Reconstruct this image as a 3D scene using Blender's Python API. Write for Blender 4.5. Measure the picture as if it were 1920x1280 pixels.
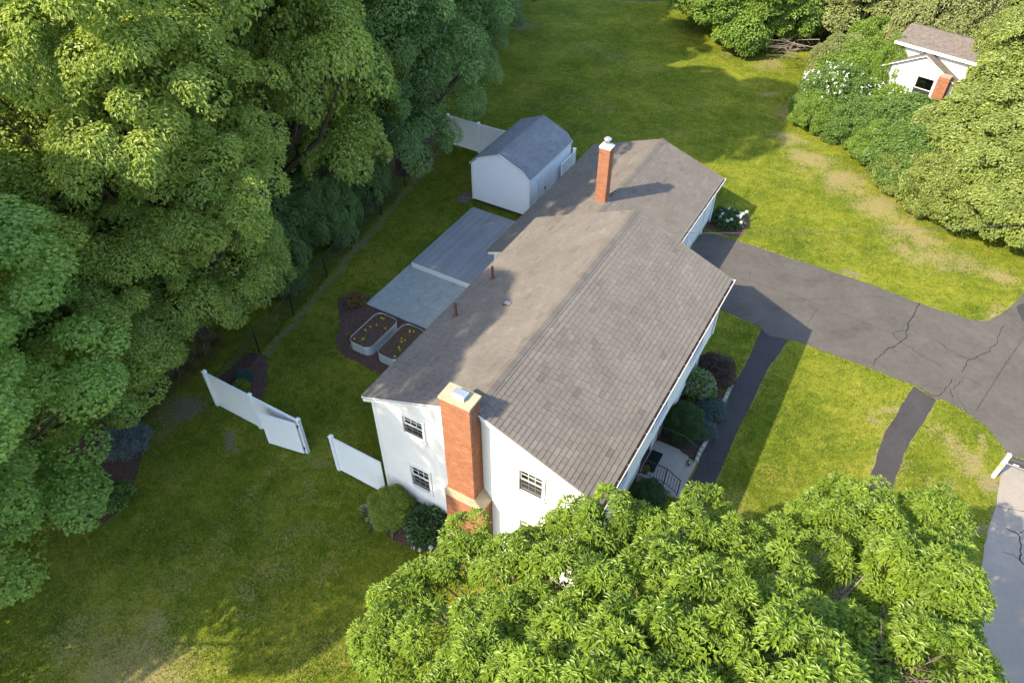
import bpy, math, random
import numpy as np
from mathutils import Vector, Matrix

for o in list(bpy.data.objects): bpy.data.objects.remove(o)
scene = bpy.context.scene
COL = scene.collection
rng = np.random.default_rng(7)
random.seed(7)
R = math.radians

# ------------------------------------------------------------------ camera, sky, sun, exposure
FPX, PITCH, YAW, ROLL = 1362.3, R(43.746), R(30.091), R(0.158)
CAM = np.array([7.098, -10.236, 21.071])
_F = np.array([-math.sin(YAW), math.cos(YAW), 0.]); _R = np.array([math.cos(YAW), math.sin(YAW), 0.]); _Z = np.array([0, 0, 1.])
_fw = _F*math.cos(PITCH) - _Z*math.sin(PITCH); _up = _F*math.sin(PITCH) + _Z*math.cos(PITCH)
_R2 = _R*math.cos(ROLL) + _up*math.sin(ROLL); _up2 = _up*math.cos(ROLL) - _R*math.sin(ROLL)
cam = bpy.data.cameras.new('camera'); camo = bpy.data.objects.new('camera', cam); COL.objects.link(camo)
cam.sensor_width = 36; cam.lens = FPX/1920*36; cam.clip_start = 0.1; cam.clip_end = 3000
camo.matrix_world = Matrix(((_R2[0], _up2[0], -_fw[0], CAM[0]), (_R2[1], _up2[1], -_fw[1], CAM[1]), (_R2[2], _up2[2], -_fw[2], CAM[2]), (0, 0, 0, 1)))
scene.camera = camo

SUN_DIR = Vector((0.3643, 0.6589, -0.6582))
w = bpy.data.worlds.new('World'); scene.world = w; w.use_nodes = True
nt = w.node_tree; nt.nodes.clear()
sky = nt.nodes.new('ShaderNodeTexSky'); sky.sky_type = 'NISHITA'; sky.sun_disc = False
sky.sun_elevation = R(41.16); sky.sun_rotation = math.atan2(-SUN_DIR.x, -SUN_DIR.y)
sky.air_density = 1.0; sky.dust_density = 1.3; sky.ozone_density = 1.0
bg = nt.nodes.new('ShaderNodeBackground'); bg.inputs['Strength'].default_value = 0.15
wo = nt.nodes.new('ShaderNodeOutputWorld'); nt.links.new(sky.outputs[0], bg.inputs[0]); nt.links.new(bg.outputs[0], wo.inputs[0])
sl = bpy.data.lights.new('sun', 'SUN'); sl.energy = 2.9; sl.angle = R(0.53); sl.color = (1.0, 0.86, 0.64)
so = bpy.data.objects.new('sun', sl); COL.objects.link(so); so.location = (-20, -30, 60)
so.rotation_euler = SUN_DIR.to_track_quat('-Z', 'Y').to_euler()
vs = scene.view_settings; vs.view_transform = 'Standard'; vs.look = 'None'; vs.gamma = 1.0; vs.use_curve_mapping = False
vs.exposure = 1.70
cy = scene.cycles; cy.use_denoising = True; cy.filter_width = 1.45; cy.use_adaptive_sampling = False; cy.max_bounces = 6; cy.diffuse_bounces = 3; cy.glossy_bounces = 2; cy.transmission_bounces = 4; cy.transparent_max_bounces = 8; cy.sample_clamp_indirect = 4

# ------------------------------------------------------------------ helpers
def at(px, py, z=0.0):
    """photo pixel -> point on the horizontal plane of height z"""
    d = _R2*(px-960)/FPX - _up2*(py-640)/FPX + _fw
    t = (z-CAM[2])/d[2]
    return CAM + t*d
def atY(px, py, Y):
    d = _R2*(px-960)/FPX - _up2*(py-640)/FPX + _fw
    return CAM + d*((Y-CAM[1])/d[1])

MATS = {}
class NB:
    """small node-building helper"""
    def __init__(s, name):
        s.m = bpy.data.materials.new(name); s.m.use_nodes = True; s.t = s.m.node_tree; s.t.nodes.clear()
        s.out = s.n('ShaderNodeOutputMaterial'); MATS[name] = s.m
    def n(s, typ, **k):
        x = s.t.nodes.new(typ)
        for a, b in k.items(): setattr(x, a, b)
        return x
    def l(s, a, b): s.t.links.new(a, b)
    def val(s, sock, v):
        if hasattr(v, 'is_linked') or hasattr(v, 'links'): s.l(v, sock)
        else: sock.default_value = v if not isinstance(v, tuple) or len(v) != 3 or sock.type != 'RGBA' else (*v, 1)
    def noise(s, scale, detail=4, rough=.6, vec=None, dist=0.0):
        x = s.n('ShaderNodeTexNoise'); x.inputs['Scale'].default_value = scale; x.inputs['Detail'].default_value = detail
        x.inputs['Roughness'].default_value = rough; x.inputs['Distortion'].default_value = dist
        if vec is not None: s.l(vec, x.inputs['Vector'])
        return x.outputs['Fac']
    def pos(s, scale=(1, 1, 1), rot=(0, 0, 0)):
        g = s.n('ShaderNodeNewGeometry'); mp = s.n('ShaderNodeMapping'); mp.inputs['Scale'].default_value = scale; mp.inputs['Rotation'].default_value = rot
        s.l(g.outputs['Position'], mp.inputs['Vector']); return mp.outputs['Vector']
    def ramp(s, fac, stops):
        x = s.n('ShaderNodeValToRGB'); e = x.color_ramp.elements
        while len(e) < len(stops): e.new(.5)
        for q, (p_, c) in zip(e, stops): q.position = p_; q.color = (*c, 1) if len(c) == 3 else c
        s.l(fac, x.inputs['Fac']); return x.outputs['Color']
    def mix(s, fac, a, b, mode='MIX'):
        x = s.n('ShaderNodeMix', data_type='RGBA', blend_type=mode)
        s.val(x.inputs[0], fac); s.val(x.inputs[6], a); s.val(x.inputs[7], b); return x.outputs[2]
    def math(s, op, a, b=0.0, clamp=False):
        x = s.n('ShaderNodeMath', operation=op, use_clamp=clamp); s.val(x.inputs[0], a); s.val(x.inputs[1], b); return x.outputs[0]
    def attr(s, name):
        x = s.n('ShaderNodeAttribute', attribute_name=name); return x.outputs['Fac']
    def bump(s, h, strength=.5, dist=.01):
        x = s.n('ShaderNodeBump'); x.inputs['Strength'].default_value = strength; x.inputs['Distance'].default_value = dist
        s.l(h, x.inputs['Height']); return x.outputs['Normal']
    def bsdf(s, col, rough=.7, spec=.3, metal=0., normal=None, **k):
        b = s.n('ShaderNodeBsdfPrincipled'); s.val(b.inputs['Base Color'], col); s.val(b.inputs['Roughness'], rough)
        b.inputs['Specular IOR Level'].default_value = spec; b.inputs['Metallic'].default_value = metal
        if normal is not None: s.l(normal, b.inputs['Normal'])
        s.l(b.outputs[0], s.out.inputs[0]); return b
    def surf(s, sh): s.l(sh, s.out.inputs[0])

def m_plain(name, col, rough=.6, spec=.3, metal=0., var=.12, scale=3.0, bump=0.0, bscale=60):
    b = NB(name); v = b.pos()
    n1 = b.noise(scale, 5, .65, v); n2 = b.noise(scale*9, 3, .6, v)
    f = b.math('ADD', b.math('MULTIPLY', n1, .65), b.math('MULTIPLY', n2, .35))
    lo = tuple(c*(1-var*1.6) for c in col); hi = tuple(min(1, c*(1+var*1.6)) for c in col)
    c = b.ramp(f, [(.3, lo), (.5, col), (.7, hi)])
    nm = b.bump(b.noise(bscale, 3, .6, v), bump, .01) if bump else None
    b.bsdf(c, rough, spec, metal, nm); return b.m

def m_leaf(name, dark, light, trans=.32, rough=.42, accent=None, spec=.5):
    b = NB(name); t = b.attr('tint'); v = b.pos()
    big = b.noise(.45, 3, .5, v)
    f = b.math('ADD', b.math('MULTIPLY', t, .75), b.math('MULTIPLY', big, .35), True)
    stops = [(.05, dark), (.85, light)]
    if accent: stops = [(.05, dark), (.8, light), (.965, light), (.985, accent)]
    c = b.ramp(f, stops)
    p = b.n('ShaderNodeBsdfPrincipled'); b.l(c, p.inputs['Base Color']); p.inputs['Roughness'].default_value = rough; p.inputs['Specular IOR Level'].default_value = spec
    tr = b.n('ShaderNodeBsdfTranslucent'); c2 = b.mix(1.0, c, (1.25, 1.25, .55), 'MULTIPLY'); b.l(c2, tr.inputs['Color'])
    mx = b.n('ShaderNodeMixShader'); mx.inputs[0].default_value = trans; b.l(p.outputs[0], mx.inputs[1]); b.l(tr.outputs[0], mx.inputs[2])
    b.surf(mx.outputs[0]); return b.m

def tag(o, label=None, cat=None, group=None, kind=None):
    if label: o['label'] = label
    if cat: o['category'] = cat
    if group: o['group'] = group
    if kind: o['kind'] = kind
    return o
def empty(name, loc, rz=0, label=None, cat=None, group=None):
    o = bpy.data.objects.new(name, None); COL.objects.link(o); o.location = loc; o.rotation_euler = (0, 0, rz); o.empty_display_size = .3
    return tag(o, label, cat, group)
def mesh_np(name, V, F, tint=None, smooth=False, attrs=None):
    """V (n,3), F (m,k) -> mesh, with optional per-face 'tint' and per-vertex attributes"""
    V = np.ascontiguousarray(V, dtype=np.float32); F = np.ascontiguousarray(F, dtype=np.int32)
    me = bpy.data.meshes.new(name); k = F.shape[1]
    me.vertices.add(len(V)); me.vertices.foreach_set('co', V.ravel())
    me.loops.add(F.size); me.loops.foreach_set('vertex_index', F.ravel())
    me.polygons.add(len(F)); me.polygons.foreach_set('loop_start', np.arange(0, F.size, k, dtype=np.int32))
    me.polygons.foreach_set('use_smooth', np.full(len(F), smooth, dtype=bool))
    me.update(calc_edges=True)
    if tint is not None:
        a = me.attributes.new('tint', 'FLOAT', 'FACE'); a.data.foreach_set('value', np.asarray(tint, dtype=np.float32))
    for nme, arr in (attrs or {}).items():
        a = me.attributes.new(nme, 'FLOAT', 'POINT'); a.data.foreach_set('value', np.asarray(arr, dtype=np.float32))
    return me
def obj(name, me, mat=None, parent=None, loc=None):
    o = bpy.data.objects.new(name, me); COL.objects.link(o)
    if mat is not None and not me.materials: me.materials.append(MATS[mat] if isinstance(mat, str) else mat)
    if parent: o.parent = parent
    if loc is not None: o.location = loc
    return o
def copy_tree(o, parent=None):
    c = o.copy(); COL.objects.link(c); c.parent = parent
    for ch in list(o.children): copy_tree(ch, c)
    return c

class MB:
    """collects shapes; build() links them as ONE mesh object. org = world position of the root the mesh hangs under"""
    def __init__(s): s.v = []; s.f = []; s.t = []
    def add(s, verts, faces, tint=0.5):
        n = len(s.v); s.v.extend([tuple(map(float, q)) for q in verts]); s.f.extend([tuple(i+n for i in f) for f in faces]); s.t.extend([tint]*len(faces)); return s
    def box(s, x0, x1, y0, y1, z0, z1, tint=.5):
        return s.add([(x0,y0,z0),(x1,y0,z0),(x1,y1,z0),(x0,y1,z0),(x0,y0,z1),(x1,y0,z1),(x1,y1,z1),(x0,y1,z1)],
                     [(0,3,2,1),(4,5,6,7),(0,1,5,4),(1,2,6,5),(2,3,7,6),(3,0,4,7)], tint)
    def beam(s, a, b, wd, ht, up=(0, 0, 1), tint=.5):
        a = Vector(a); b = Vector(b); d = (b-a).normalized(); up = Vector(up)
        if abs(d.dot(up)) > .98: up = Vector((0, 1, 0))
        sx = d.cross(up).normalized()*wd/2; sz = sx.cross(d).normalized()*ht/2
        q = [a-sx-sz, a+sx-sz, a+sx+sz, a-sx+sz, b-sx-sz, b+sx-sz, b+sx+sz, b-sx+sz]
        return s.add(q, [(0,3,2,1),(4,5,6,7),(0,1,5,4),(1,2,6,5),(2,3,7,6),(3,0,4,7)], tint)
    def tube(s, pts, rad, n=6, tint=.5, cap=True):
        pts = [Vector(q) for q in pts]; rad = rad if isinstance(rad, (list, tuple)) else [rad]*len(pts)
        vs_ = []; prev = None
        for i, q in enumerate(pts):
            d = (pts[min(i+1, len(pts)-1)]-pts[max(i-1, 0)]).normalized()
            ref = prev if prev is not None else (Vector((1, 0, 0)) if abs(d.x) < .9 else Vector((0, 1, 0)))
            x = (ref-d*ref.dot(d)).normalized(); y = d.cross(x); prev = x
            for k in range(n):
                a = 2*math.pi*k/n; vs_.append(q+(x*math.cos(a)+y*math.sin(a))*rad[i])
        fs = [(i*n+k, i*n+(k+1) % n, (i+1)*n+(k+1) % n, (i+1)*n+k) for i in range(len(pts)-1) for k in range(n)]
        if cap: fs += [tuple(range(n-1, -1, -1)), tuple(range((len(pts)-1)*n, len(pts)*n))]
        return s.add(vs_, fs, tint)
    def lathe(s, c, prof, n=16, tint=.5):
        vs_ = [(c[0]+r*math.cos(2*math.pi*k/n), c[1]+r*math.sin(2*math.pi*k/n), c[2]+z) for r, z in prof for k in range(n)]
        fs = [(i*n+k, i*n+(k+1) % n, (i+1)*n+(k+1) % n, (i+1)*n+k) for i in range(len(prof)-1) for k in range(n)]
        fs += [tuple(range(n-1, -1, -1)), tuple(range((len(prof)-1)*n, len(prof)*n))]
        return s.add(vs_, fs, tint)
    def prism(s, poly, axis, a, b, tint=.5):
        """polygon in the two other axes extruded along axis (0,1,2) from a to b"""
        def P(q, t):
            return (t, q[0], q[1]) if axis == 0 else (q[0], t, q[1]) if axis == 1 else (q[0], q[1], t)
        n = len(poly); v = [P(q, a) for q in poly]+[P(q, b) for q in poly]
        return s.add(v, [tuple(range(n)), tuple(range(2*n-1, n-1, -1))]+[(i, i+n, (i+1) % n+n, (i+1) % n) for i in range(n)], tint)
    def build(s, name, mat, parent=None, org=(0, 0, 0), smooth=False, fix=True):
        me = bpy.data.meshes.new(name)
        me.from_pydata([(x-org[0], y-org[1], z-org[2]) for x, y, z in s.v], [], s.f)
        if fix:
            import bmesh
            bm = bmesh.new(); bm.from_mesh(me); bmesh.ops.recalc_face_normals(bm, faces=bm.faces); bm.to_mesh(me); bm.free()
        a = me.attributes.new('tint', 'FLOAT', 'FACE'); a.data.foreach_set('value', s.t)
        if smooth: me.polygons.foreach_set('use_smooth', [True]*len(me.polygons))
        me.update()
        return obj(name, me, mat, parent)
def struct(o): o['kind'] = 'structure'; return o

def in_poly(X, Y, poly):
    poly = np.asarray(poly); inside = np.zeros(np.shape(X), bool); n = len(poly); j = n-1
    for i in range(n):
        xi, yi = poly[i][:2]; xj, yj = poly[j][:2]
        c = ((yi > Y) != (yj > Y)) & (X < (xj-xi)*(Y-yi)/(yj-yi+1e-12)+xi); inside ^= c; j = i
    return inside
def vnoise(X, Y, sc, seed):
    """cheap smooth value noise 0..1"""
    g = np.random.default_rng(seed).random((64, 64)); x = X/sc; y = Y/sc
    i = np.floor(x).astype(int); j = np.floor(y).astype(int); fx = x-i; fy = y-j; fx = fx*fx*(3-2*fx); fy = fy*fy*(3-2*fy)
    a = g[i % 64, j % 64]; b = g[(i+1) % 64, j % 64]; c = g[i % 64, (j+1) % 64]; d = g[(i+1) % 64, (j+1) % 64]
    return (a*(1-fx)+b*fx)*(1-fy)+(c*(1-fx)+d*fx)*fy
def jag(poly, step=.18, amp=.03, smoothcorner=0):
    out = []
    for (a, b) in zip(poly, poly[1:]+poly[:1]):
        a = np.array(a[:2], float); b = np.array(b[:2], float); L = np.hypot(*(b-a)); n = max(1, int(L/step)); nrm = np.array([-(b-a)[1], (b-a)[0]])/max(L, 1e-6)
        for i in range(n):
            p = a+(b-a)*i/n
            if i: p = p+nrm*rng.normal(0, amp*.6)+nrm*amp*math.sin(p[0]*2.3+p[1]*1.9)
            out.append((p[0], p[1]))
    return out
def sheet(name, poly, z, mat, step=.18, amp=.03):
    pts = jag(poly, step, amp); me = bpy.data.meshes.new(name)
    me.from_pydata([(x, y, 0) for x, y in pts], [], [tuple(range(len(pts)))]); me.update()
    if me.polygons[0].normal.z < 0: me.flip_normals()
    o = obj(name, me, mat); o.location = (0, 0, z); return struct(o)

# ------------------------------------------------------------------ materials
b = NB('lawn'); v = b.pos(); dry = b.attr('dry'); bare = b.attr('bare'); vm = b.pos((1.0, 1.0, .2), (0, 0, R(20)))
n1 = b.noise(.35, 4, .6, v); n2 = b.noise(2.2, 5, .7, v, .8); n3 = b.noise(14, 4, .7, vm, .5); n4 = b.noise(45, 3, .7, v); n5 = b.noise(6, 4, .75, v, 1.2)
f = b.math('ADD', b.math('ADD', b.math('MULTIPLY', n1, .26), b.math('MULTIPLY', n2, .24)), b.math('ADD', b.math('MULTIPLY', n3, .22), b.math('ADD', b.math('MULTIPLY', n4, .12), b.math('MULTIPLY', n5, .18))))
g = b.ramp(f, [(.41, (.055, .098, .010)), (.50, (.148, .188, .016)), (.60, (.310, .302, .040))])
dryc = b.ramp(n3, [(.3, (.24, .20, .075)), (.7, (.40, .33, .15))])
nn = b.math('ADD', b.math('MULTIPLY', n3, .45), b.math('MULTIPLY', n5, .55))
def patchy(a, k): return b.math('MULTIPLY', b.math('ADD', b.math('SUBTRACT', a, .5), b.math('MULTIPLY', b.math('SUBTRACT', nn, .5), 3.2)), k, True)
dm = b.math('MULTIPLY', patchy(dry, 2.0), .85)
c = b.mix(b.math('MINIMUM', dm, 1.0), g, dryc)
barec = b.ramp(n3, [(.3, (.15, .12, .07)), (.7, (.30, .24, .165))])
bm_ = b.math('MULTIPLY', patchy(bare, 2.2), .9)
c = b.mix(b.math('MINIMUM', bm_, 1.0), c, barec)
b.bsdf(c, .9, .04, 0, b.bump(b.math('ADD', n4, b.math('MULTIPLY', n3, 1.5)), .8, .05))

b = NB('grass_blade'); v = b.pos(); dry = b.attr('dry'); t = b.attr('tint')
n1 = b.noise(.35, 4, .6, v); n2 = b.noise(2.2, 5, .7, v, .8); n5 = b.noise(6, 4, .75, v, 1.2)
f = b.math('ADD', b.math('MULTIPLY', b.math('ADD', b.math('ADD', n1, n2), n5), .24), b.math('MULTIPLY', t, .28))
g = b.ramp(f, [(.38, (.068, .112, .012)), (.5, (.168, .208, .018)), (.62, (.340, .328, .046))])
g = b.mix(b.math('MULTIPLY', b.math('GREATER_THAN', b.math('ADD', dry, t), 1.05), .85), g, (.36, .30, .13))
p = b.n('ShaderNodeBsdfPrincipled'); b.l(g, p.inputs['Base Color']); p.inputs['Roughness'].default_value = .7; p.inputs['Specular IOR Level'].default_value = .08
tr = b.n('ShaderNodeBsdfTranslucent'); b.l(g, tr.inputs['Color']); mx = b.n('ShaderNodeMixShader'); mx.inputs[0].default_value = .4
b.l(p.outputs[0], mx.inputs[1]); b.l(tr.outputs[0], mx.inputs[2]); b.surf(mx.outputs[0])

def m_asphalt(name, col, warm=.0):
    b = NB(name); v = b.pos(); n1 = b.noise(.5, 5, .65, v, .6); n2 = b.noise(4, 4, .7, v); n3 = b.noise(180, 2, .5, v)
    f = b.math('ADD', b.math('ADD', b.math('MULTIPLY', n1, .5), b.math('MULTIPLY', n2, .3)), b.math('MULTIPLY', n3, .2))
    c = b.ramp(f, [(.35, tuple(q*.68 for q in col)), (.48, col), (.62, tuple(q*1.22 for q in col))])
    b.bsdf(c, .88, .2, 0, b.bump(n3, .5, .006))
m_asphalt('asphalt_drive', (.094, .086, .075)); m_asphalt('asphalt_walk', (.050, .047, .048)); m_asphalt('asphalt_dark', (.05, .047, .046))
m_plain('tar', (.022, .020, .020), .7, .3); m_plain('tar_soft', (.050, .046, .043), .8, .3)
m_plain('street_concrete', (.285, .252, .212), .9, .2, var=.1, scale=.8, bump=.3)
m_plain('stoop_concrete', (.30, .28, .25), .9, .2, var=.12, scale=1.5, bump=.2)
m_plain('mulch', (.115, .070, .056), .95, .1, var=.5, scale=12, bump=1.0, bscale=45)
m_plain('soil', (.105, .072, .052), .95, .1, var=.4, scale=10, bump=1.0, bscale=50)
m_plain('dirt', (.17, .13, .09), .95, .1, var=.35, scale=5, bump=.6)
b = NB('siding'); v = b.pos(); n = b.noise(1.2, 5, .6, v); c = b.ramp(n, [(.3, (.72, .71, .685)), (.7, (.80, .79, .765))]); b.bsdf(c, .5, .35)
m_plain('trim_white', (.80, .79, .77), .4, .4, var=.03); m_plain('vinyl', (.84, .86, .87), .35, .45, var=.03)
m_plain('foundation', (.33, .33, .32), .9, .2, var=.15)
def m_tint(name, stops, rough=.9, spec=.2, grain=140, gstr=.25, bump=.4, blot=.5):
    b = NB(name); v = b.pos(); t = b.attr('tint'); n = b.noise(grain, 2, .6, v); n2 = b.noise(.9, 4, .6, v)
    c = b.ramp(t, stops); g = b.ramp(n, [(.3, (1-gstr,)*3), (.7, (1+gstr,)*3)]); c = b.mix(1.0, c, g, 'MULTIPLY')
    g2 = b.ramp(n2, [(.3, (1-.22*blot,)*3), (.7, (1+.22*blot,)*3)]); c = b.mix(1.0, c, g2, 'MULTIPLY')
    b.bsdf(c, rough, spec, 0, b.bump(n, bump, .004)); return b.m
m_tint('shingle', [(0., (.108, .094, .079)), (.35, (.152, .134, .113)), (.7, (.172, .152, .129)), (1., (.200, .178, .151))])
m_tint('shed_shingle', [(0., (.17, .178, .185)), (.5, (.215, .222, .23)), (1., (.26, .268, .275))])
m_tint('brick', [(0., (.17, .062, .036)), (.4, (.27, .106, .056)), (.75, (.325, .140, .074)), (1., (.40, .20, .12))], .85, .2, 60, .18)
m_plain('mortar', (.33, .25, .19), .95, .1, var=.15, scale=8)
m_plain('cap_concrete', (.40, .33, .225), .9, .2, var=.12, scale=6)
m_plain('flue_white', (.72, .70, .67), .6, .3)
m_plain('galvanized', (.60, .61, .62), .35, .5, .75, var=.1, scale=6); m_plain('zinc_sheet', (.46, .49, .48), .45, .5, .35, var=.1, scale=4)
m_plain('lead', (.25, .26, .28), .5, .4, .4, var=.2, scale=8)
m_plain('rust_pipe', (.13, .062, .045), .7, .3, var=.2); m_plain('black_metal', (.012, .012, .013), .4, .5)
m_tint('deck_board', [(0., (.27, .28, .295)), (.5, (.295, .305, .32)), (1., (.32, .33, .345))], .6, .3, 40, .12, .2, .4)
b = NB('patio'); v = b.pos(); vo = b.n('ShaderNodeTexVoronoi'); vo.feature = 'DISTANCE_TO_EDGE'; vo.inputs['Scale'].default_value = 1.8; b.l(v, vo.inputs['Vector'])
n1 = b.noise(2.5, 5, .7, v); n2 = b.noise(14, 4, .7, v)
c = b.ramp(b.math('ADD', b.math('MULTIPLY', n1, .6), b.math('MULTIPLY', n2, .4)), [(.35, (.28, .32, .305)), (.65, (.43, .46, .43))])
seam = b.math('LESS_THAN', vo.outputs['Distance'], .012); c = b.mix(b.math('MULTIPLY', seam, .35), c, (.08, .09, .09))
b.bsdf(c, .75, .3, 0, b.bump(b.math('ADD', n2, n1), .4, .01))
m_plain('bark', (.085, .065, .050), .95, .1, var=.35, scale=9, bump=.8, bscale=25); m_plain('bark_pale', (.22, .18, .15), .9, .1, var=.3, scale=9, bump=.5)
m_plain('door_mat', (.010, .022, .018), .95, .1, var=.2, scale=20); m_plain('room_dark', (.02, .02, .02), .9, .1); m_plain('blind', (.45, .42, .36), .8, .2)
m_plain('door_paint', (.05, .016, .014), .4, .4); m_plain('stone_edge', (.36, .36, .34), .9, .2, var=.2, scale=6, bump=.5)
m_plain('neighbour_roof', (.16, .135, .115), .9, .1, var=.3, scale=6); m_plain('white_petal', (.78, .78, .72), .7, .2); m_plain('yellow_petal', (.72, .55, .02), .6, .2); m_plain('red_petal', (.45, .05, .02), .6, .2)
m_plain('post_wood_white', (.72, .68, .64), .6, .3, var=.06); m_plain('yellow_band', (.70, .56, .12), .6, .3); m_plain('mailbox_black', (.05, .05, .055), .35, .5); m_plain('terracotta', (.3, .12, .07), .8, .2)
m_plain('cable', (.09, .09, .09), .6, .3)
b = NB('window_glass'); fr = b.n('ShaderNodeFresnel'); fr.inputs['IOR'].default_value = 1.5
gl = b.n('ShaderNodeBsdfGlossy'); gl.inputs['Roughness'].default_value = .02; tp = b.n('ShaderNodeBsdfTransparent'); tp.inputs['Color'].default_value = (.75, .8, .78, 1)
mx = b.n('ShaderNodeMixShader'); b.l(b.math('ADD', fr.outputs[0], .06), mx.inputs[0]); b.l(tp.outputs[0], mx.inputs[1]); b.l(gl.outputs[0], mx.inputs[2]); b.surf(mx.outputs[0])

b = NB('insect_screen'); df = b.n('ShaderNodeBsdfDiffuse'); df.inputs['Color'].default_value = (.06, .06, .06, 1); tp = b.n('ShaderNodeBsdfTransparent'); mx = b.n('ShaderNodeMixShader'); mx.inputs[0].default_value = .62; b.l(tp.outputs[0], mx.inputs[1]); b.l(df.outputs[0], mx.inputs[2]); b.surf(mx.outputs[0])

m_leaf('leaf_maple', (.100, .185, .032), (.430, .510, .110), .44, accent=(.25, .22, .06))
m_leaf('leaf_maple_light', (.150, .260, .050), (.370, .510, .115), .42)
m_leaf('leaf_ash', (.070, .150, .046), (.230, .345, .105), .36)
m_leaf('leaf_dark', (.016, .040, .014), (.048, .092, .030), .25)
m_leaf('leaf_gum', (.036, .084, .008), (.225, .325, .036), .28, .40, accent=(.36, .32, .02), spec=.3)
m_leaf('leaf_yellowgreen', (.110, .160, .030), (.320, .385, .095), .40)
m_leaf('leaf_bright', (.085, .165, .022), (.245, .360, .058), .40)
m_leaf('leaf_olive', (.125, .160, .048), (.320, .355, .125), .34)
m_leaf('leaf_shrub', (.050, .115, .020), (.160, .260, .050), .32)
m_leaf('leaf_globe', (.115, .175, .016), (.290, .370, .045), .34)
m_leaf('leaf_yew', (.020, .060, .015), (.060, .125, .030), .25)
m_leaf('leaf_barberry', (.030, .018, .016), (.095, .060, .050), .2)
m_leaf('leaf_juniper', (.040, .078, .072), (.085, .140, .130), .15)
m_leaf('leaf_spruce', (.075, .105, .112), (.170, .220, .235), .15)
m_leaf('leaf_hosta', (.10, .14, .07), (.42, .46, .34), .25)
m_leaf('leaf_orange', (.09, .08, .03), (.30, .17, .05), .25)
m_leaf('leaf_longgrass', (.050, .062, .024), (.140, .125, .060), .3)

# ------------------------------------------------------------------ the ground
DRIVE = [(0.28, 20.55), (2.2, 20.53), (5.1, 20.46), (7.54, 20.42), (9.92, 20.14), (11.27, 20.0), (12.7, 20.05), (13.2, 20.3), (13.62, 21.03), (14.1, 22.2), (14.6, 23.7), (16.5, 24.6), (22, 24.6), (22, 12.66), (14.45, 12.85), (14.3, 13.1), (13.72, 13.79), (12.74, 14.29), (12.16, 14.42), (11.89, 14.3),
         (11.04, 14.68), (8.7, 14.77), (6.9, 14.85), (6.09, 14.79), (5.3, 14.6), (4.78, 14.98), (3.3, 15.15), (1.5, 15.2), (0.28, 15.2)]
WALK = [(4.90, 14.98), (5.1, 14.7), (6.06, 14.74), (5.80, 12.9), (5.76, 11.3), (5.72, 9.4), (5.74, 7.1), (5.77, 5.6), (5.9, 4.4), (5.95, 2.5), (4.95, 2.5), (4.95, 4.5), (4.97, 6.7), (4.92, 9.2), (4.90, 11.0), (4.93, 12.6)]
WALK2 = [(11.05, 14.62), (11.90, 14.24), (11.56, 12.53), (11.25, 10.91), (11.16, 9.77), (11.2, 8.5), (11.5, 6.0), (12.2, 3.0), (13.0, 0.5), (12.1, 0.2), (11.3, 2.8), (10.65, 5.8), (10.42, 8.6), (10.38, 9.43), (10.48, 11.6), (10.78, 13.29)]
STREET = [(14.43, 12.62), (14.32, 10.59), (14.16, 8.58), (14.06, 5.58), (13.96, 4.4), (13.7, 0), (13.3, -8), (12.5, -25), (11, -60), (24, -60), (24, 12.62)]
PATIO = [(-10.71, 7.62), (-3.70, 7.55), (-3.70, 11.02), (-10.72, 11.02)]
BED_GABLE = [(-4.25, .05), (-4.3, -.5), (-3.7, -.95), (-2.7, -1.2), (-1.6, -1.15), (-.9, -.9), (.5, -.9), (1.5, -.7), (3.2, -.7), (3.6, .1)]
BED_BACK = [(-11.9, 7.9), (-11.95, 7.2), (-11.3, 6.5), (-10.7, 5.9), (-10.4, 5.2), (-9.6, 4.6), (-8.2, 4.5), (-6.8, 4.5), (-3.7, 4.4), (-3.7, 7.6), (-10.6, 7.75), (-10.9, 8.2)]
BED_FENCE = [(-13.0, 2.7), (-12.2, 3.0), (-11.3, 2.1), (-10.75, 1.3), (-10.75, .5), (-11.4, .3), (-12.4, .4), (-13.0, 1.2)]
BED_FRONT = [(3.2, 11.2), (4.0, 10.8), (4.75, 10.5), (4.85, 8.6), (4.88, 6.75), (3.2, 6.75)]
BED_GARAGE = [(.25, 20.8), (2.1, 20.85), (2.2, 22.0), (1.8, 23.0), (.25, 23.0)]
BED_LEFT = [(-13.6, -2.4), (-12.5, -2.9), (-11.7, -4.0), (-11.2, -5.2), (-11.6, -6.0), (-13.5, -5.6), (-15, -4.5), (-15, -2.6)]
LANE = [(-19.9, 46.6), (-14.7, 49.3), (-8, 53), (-10.5, 57), (-24, 50)]
FENCE_X = lambda y: -12.5-(y-2.9)*.183

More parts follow.
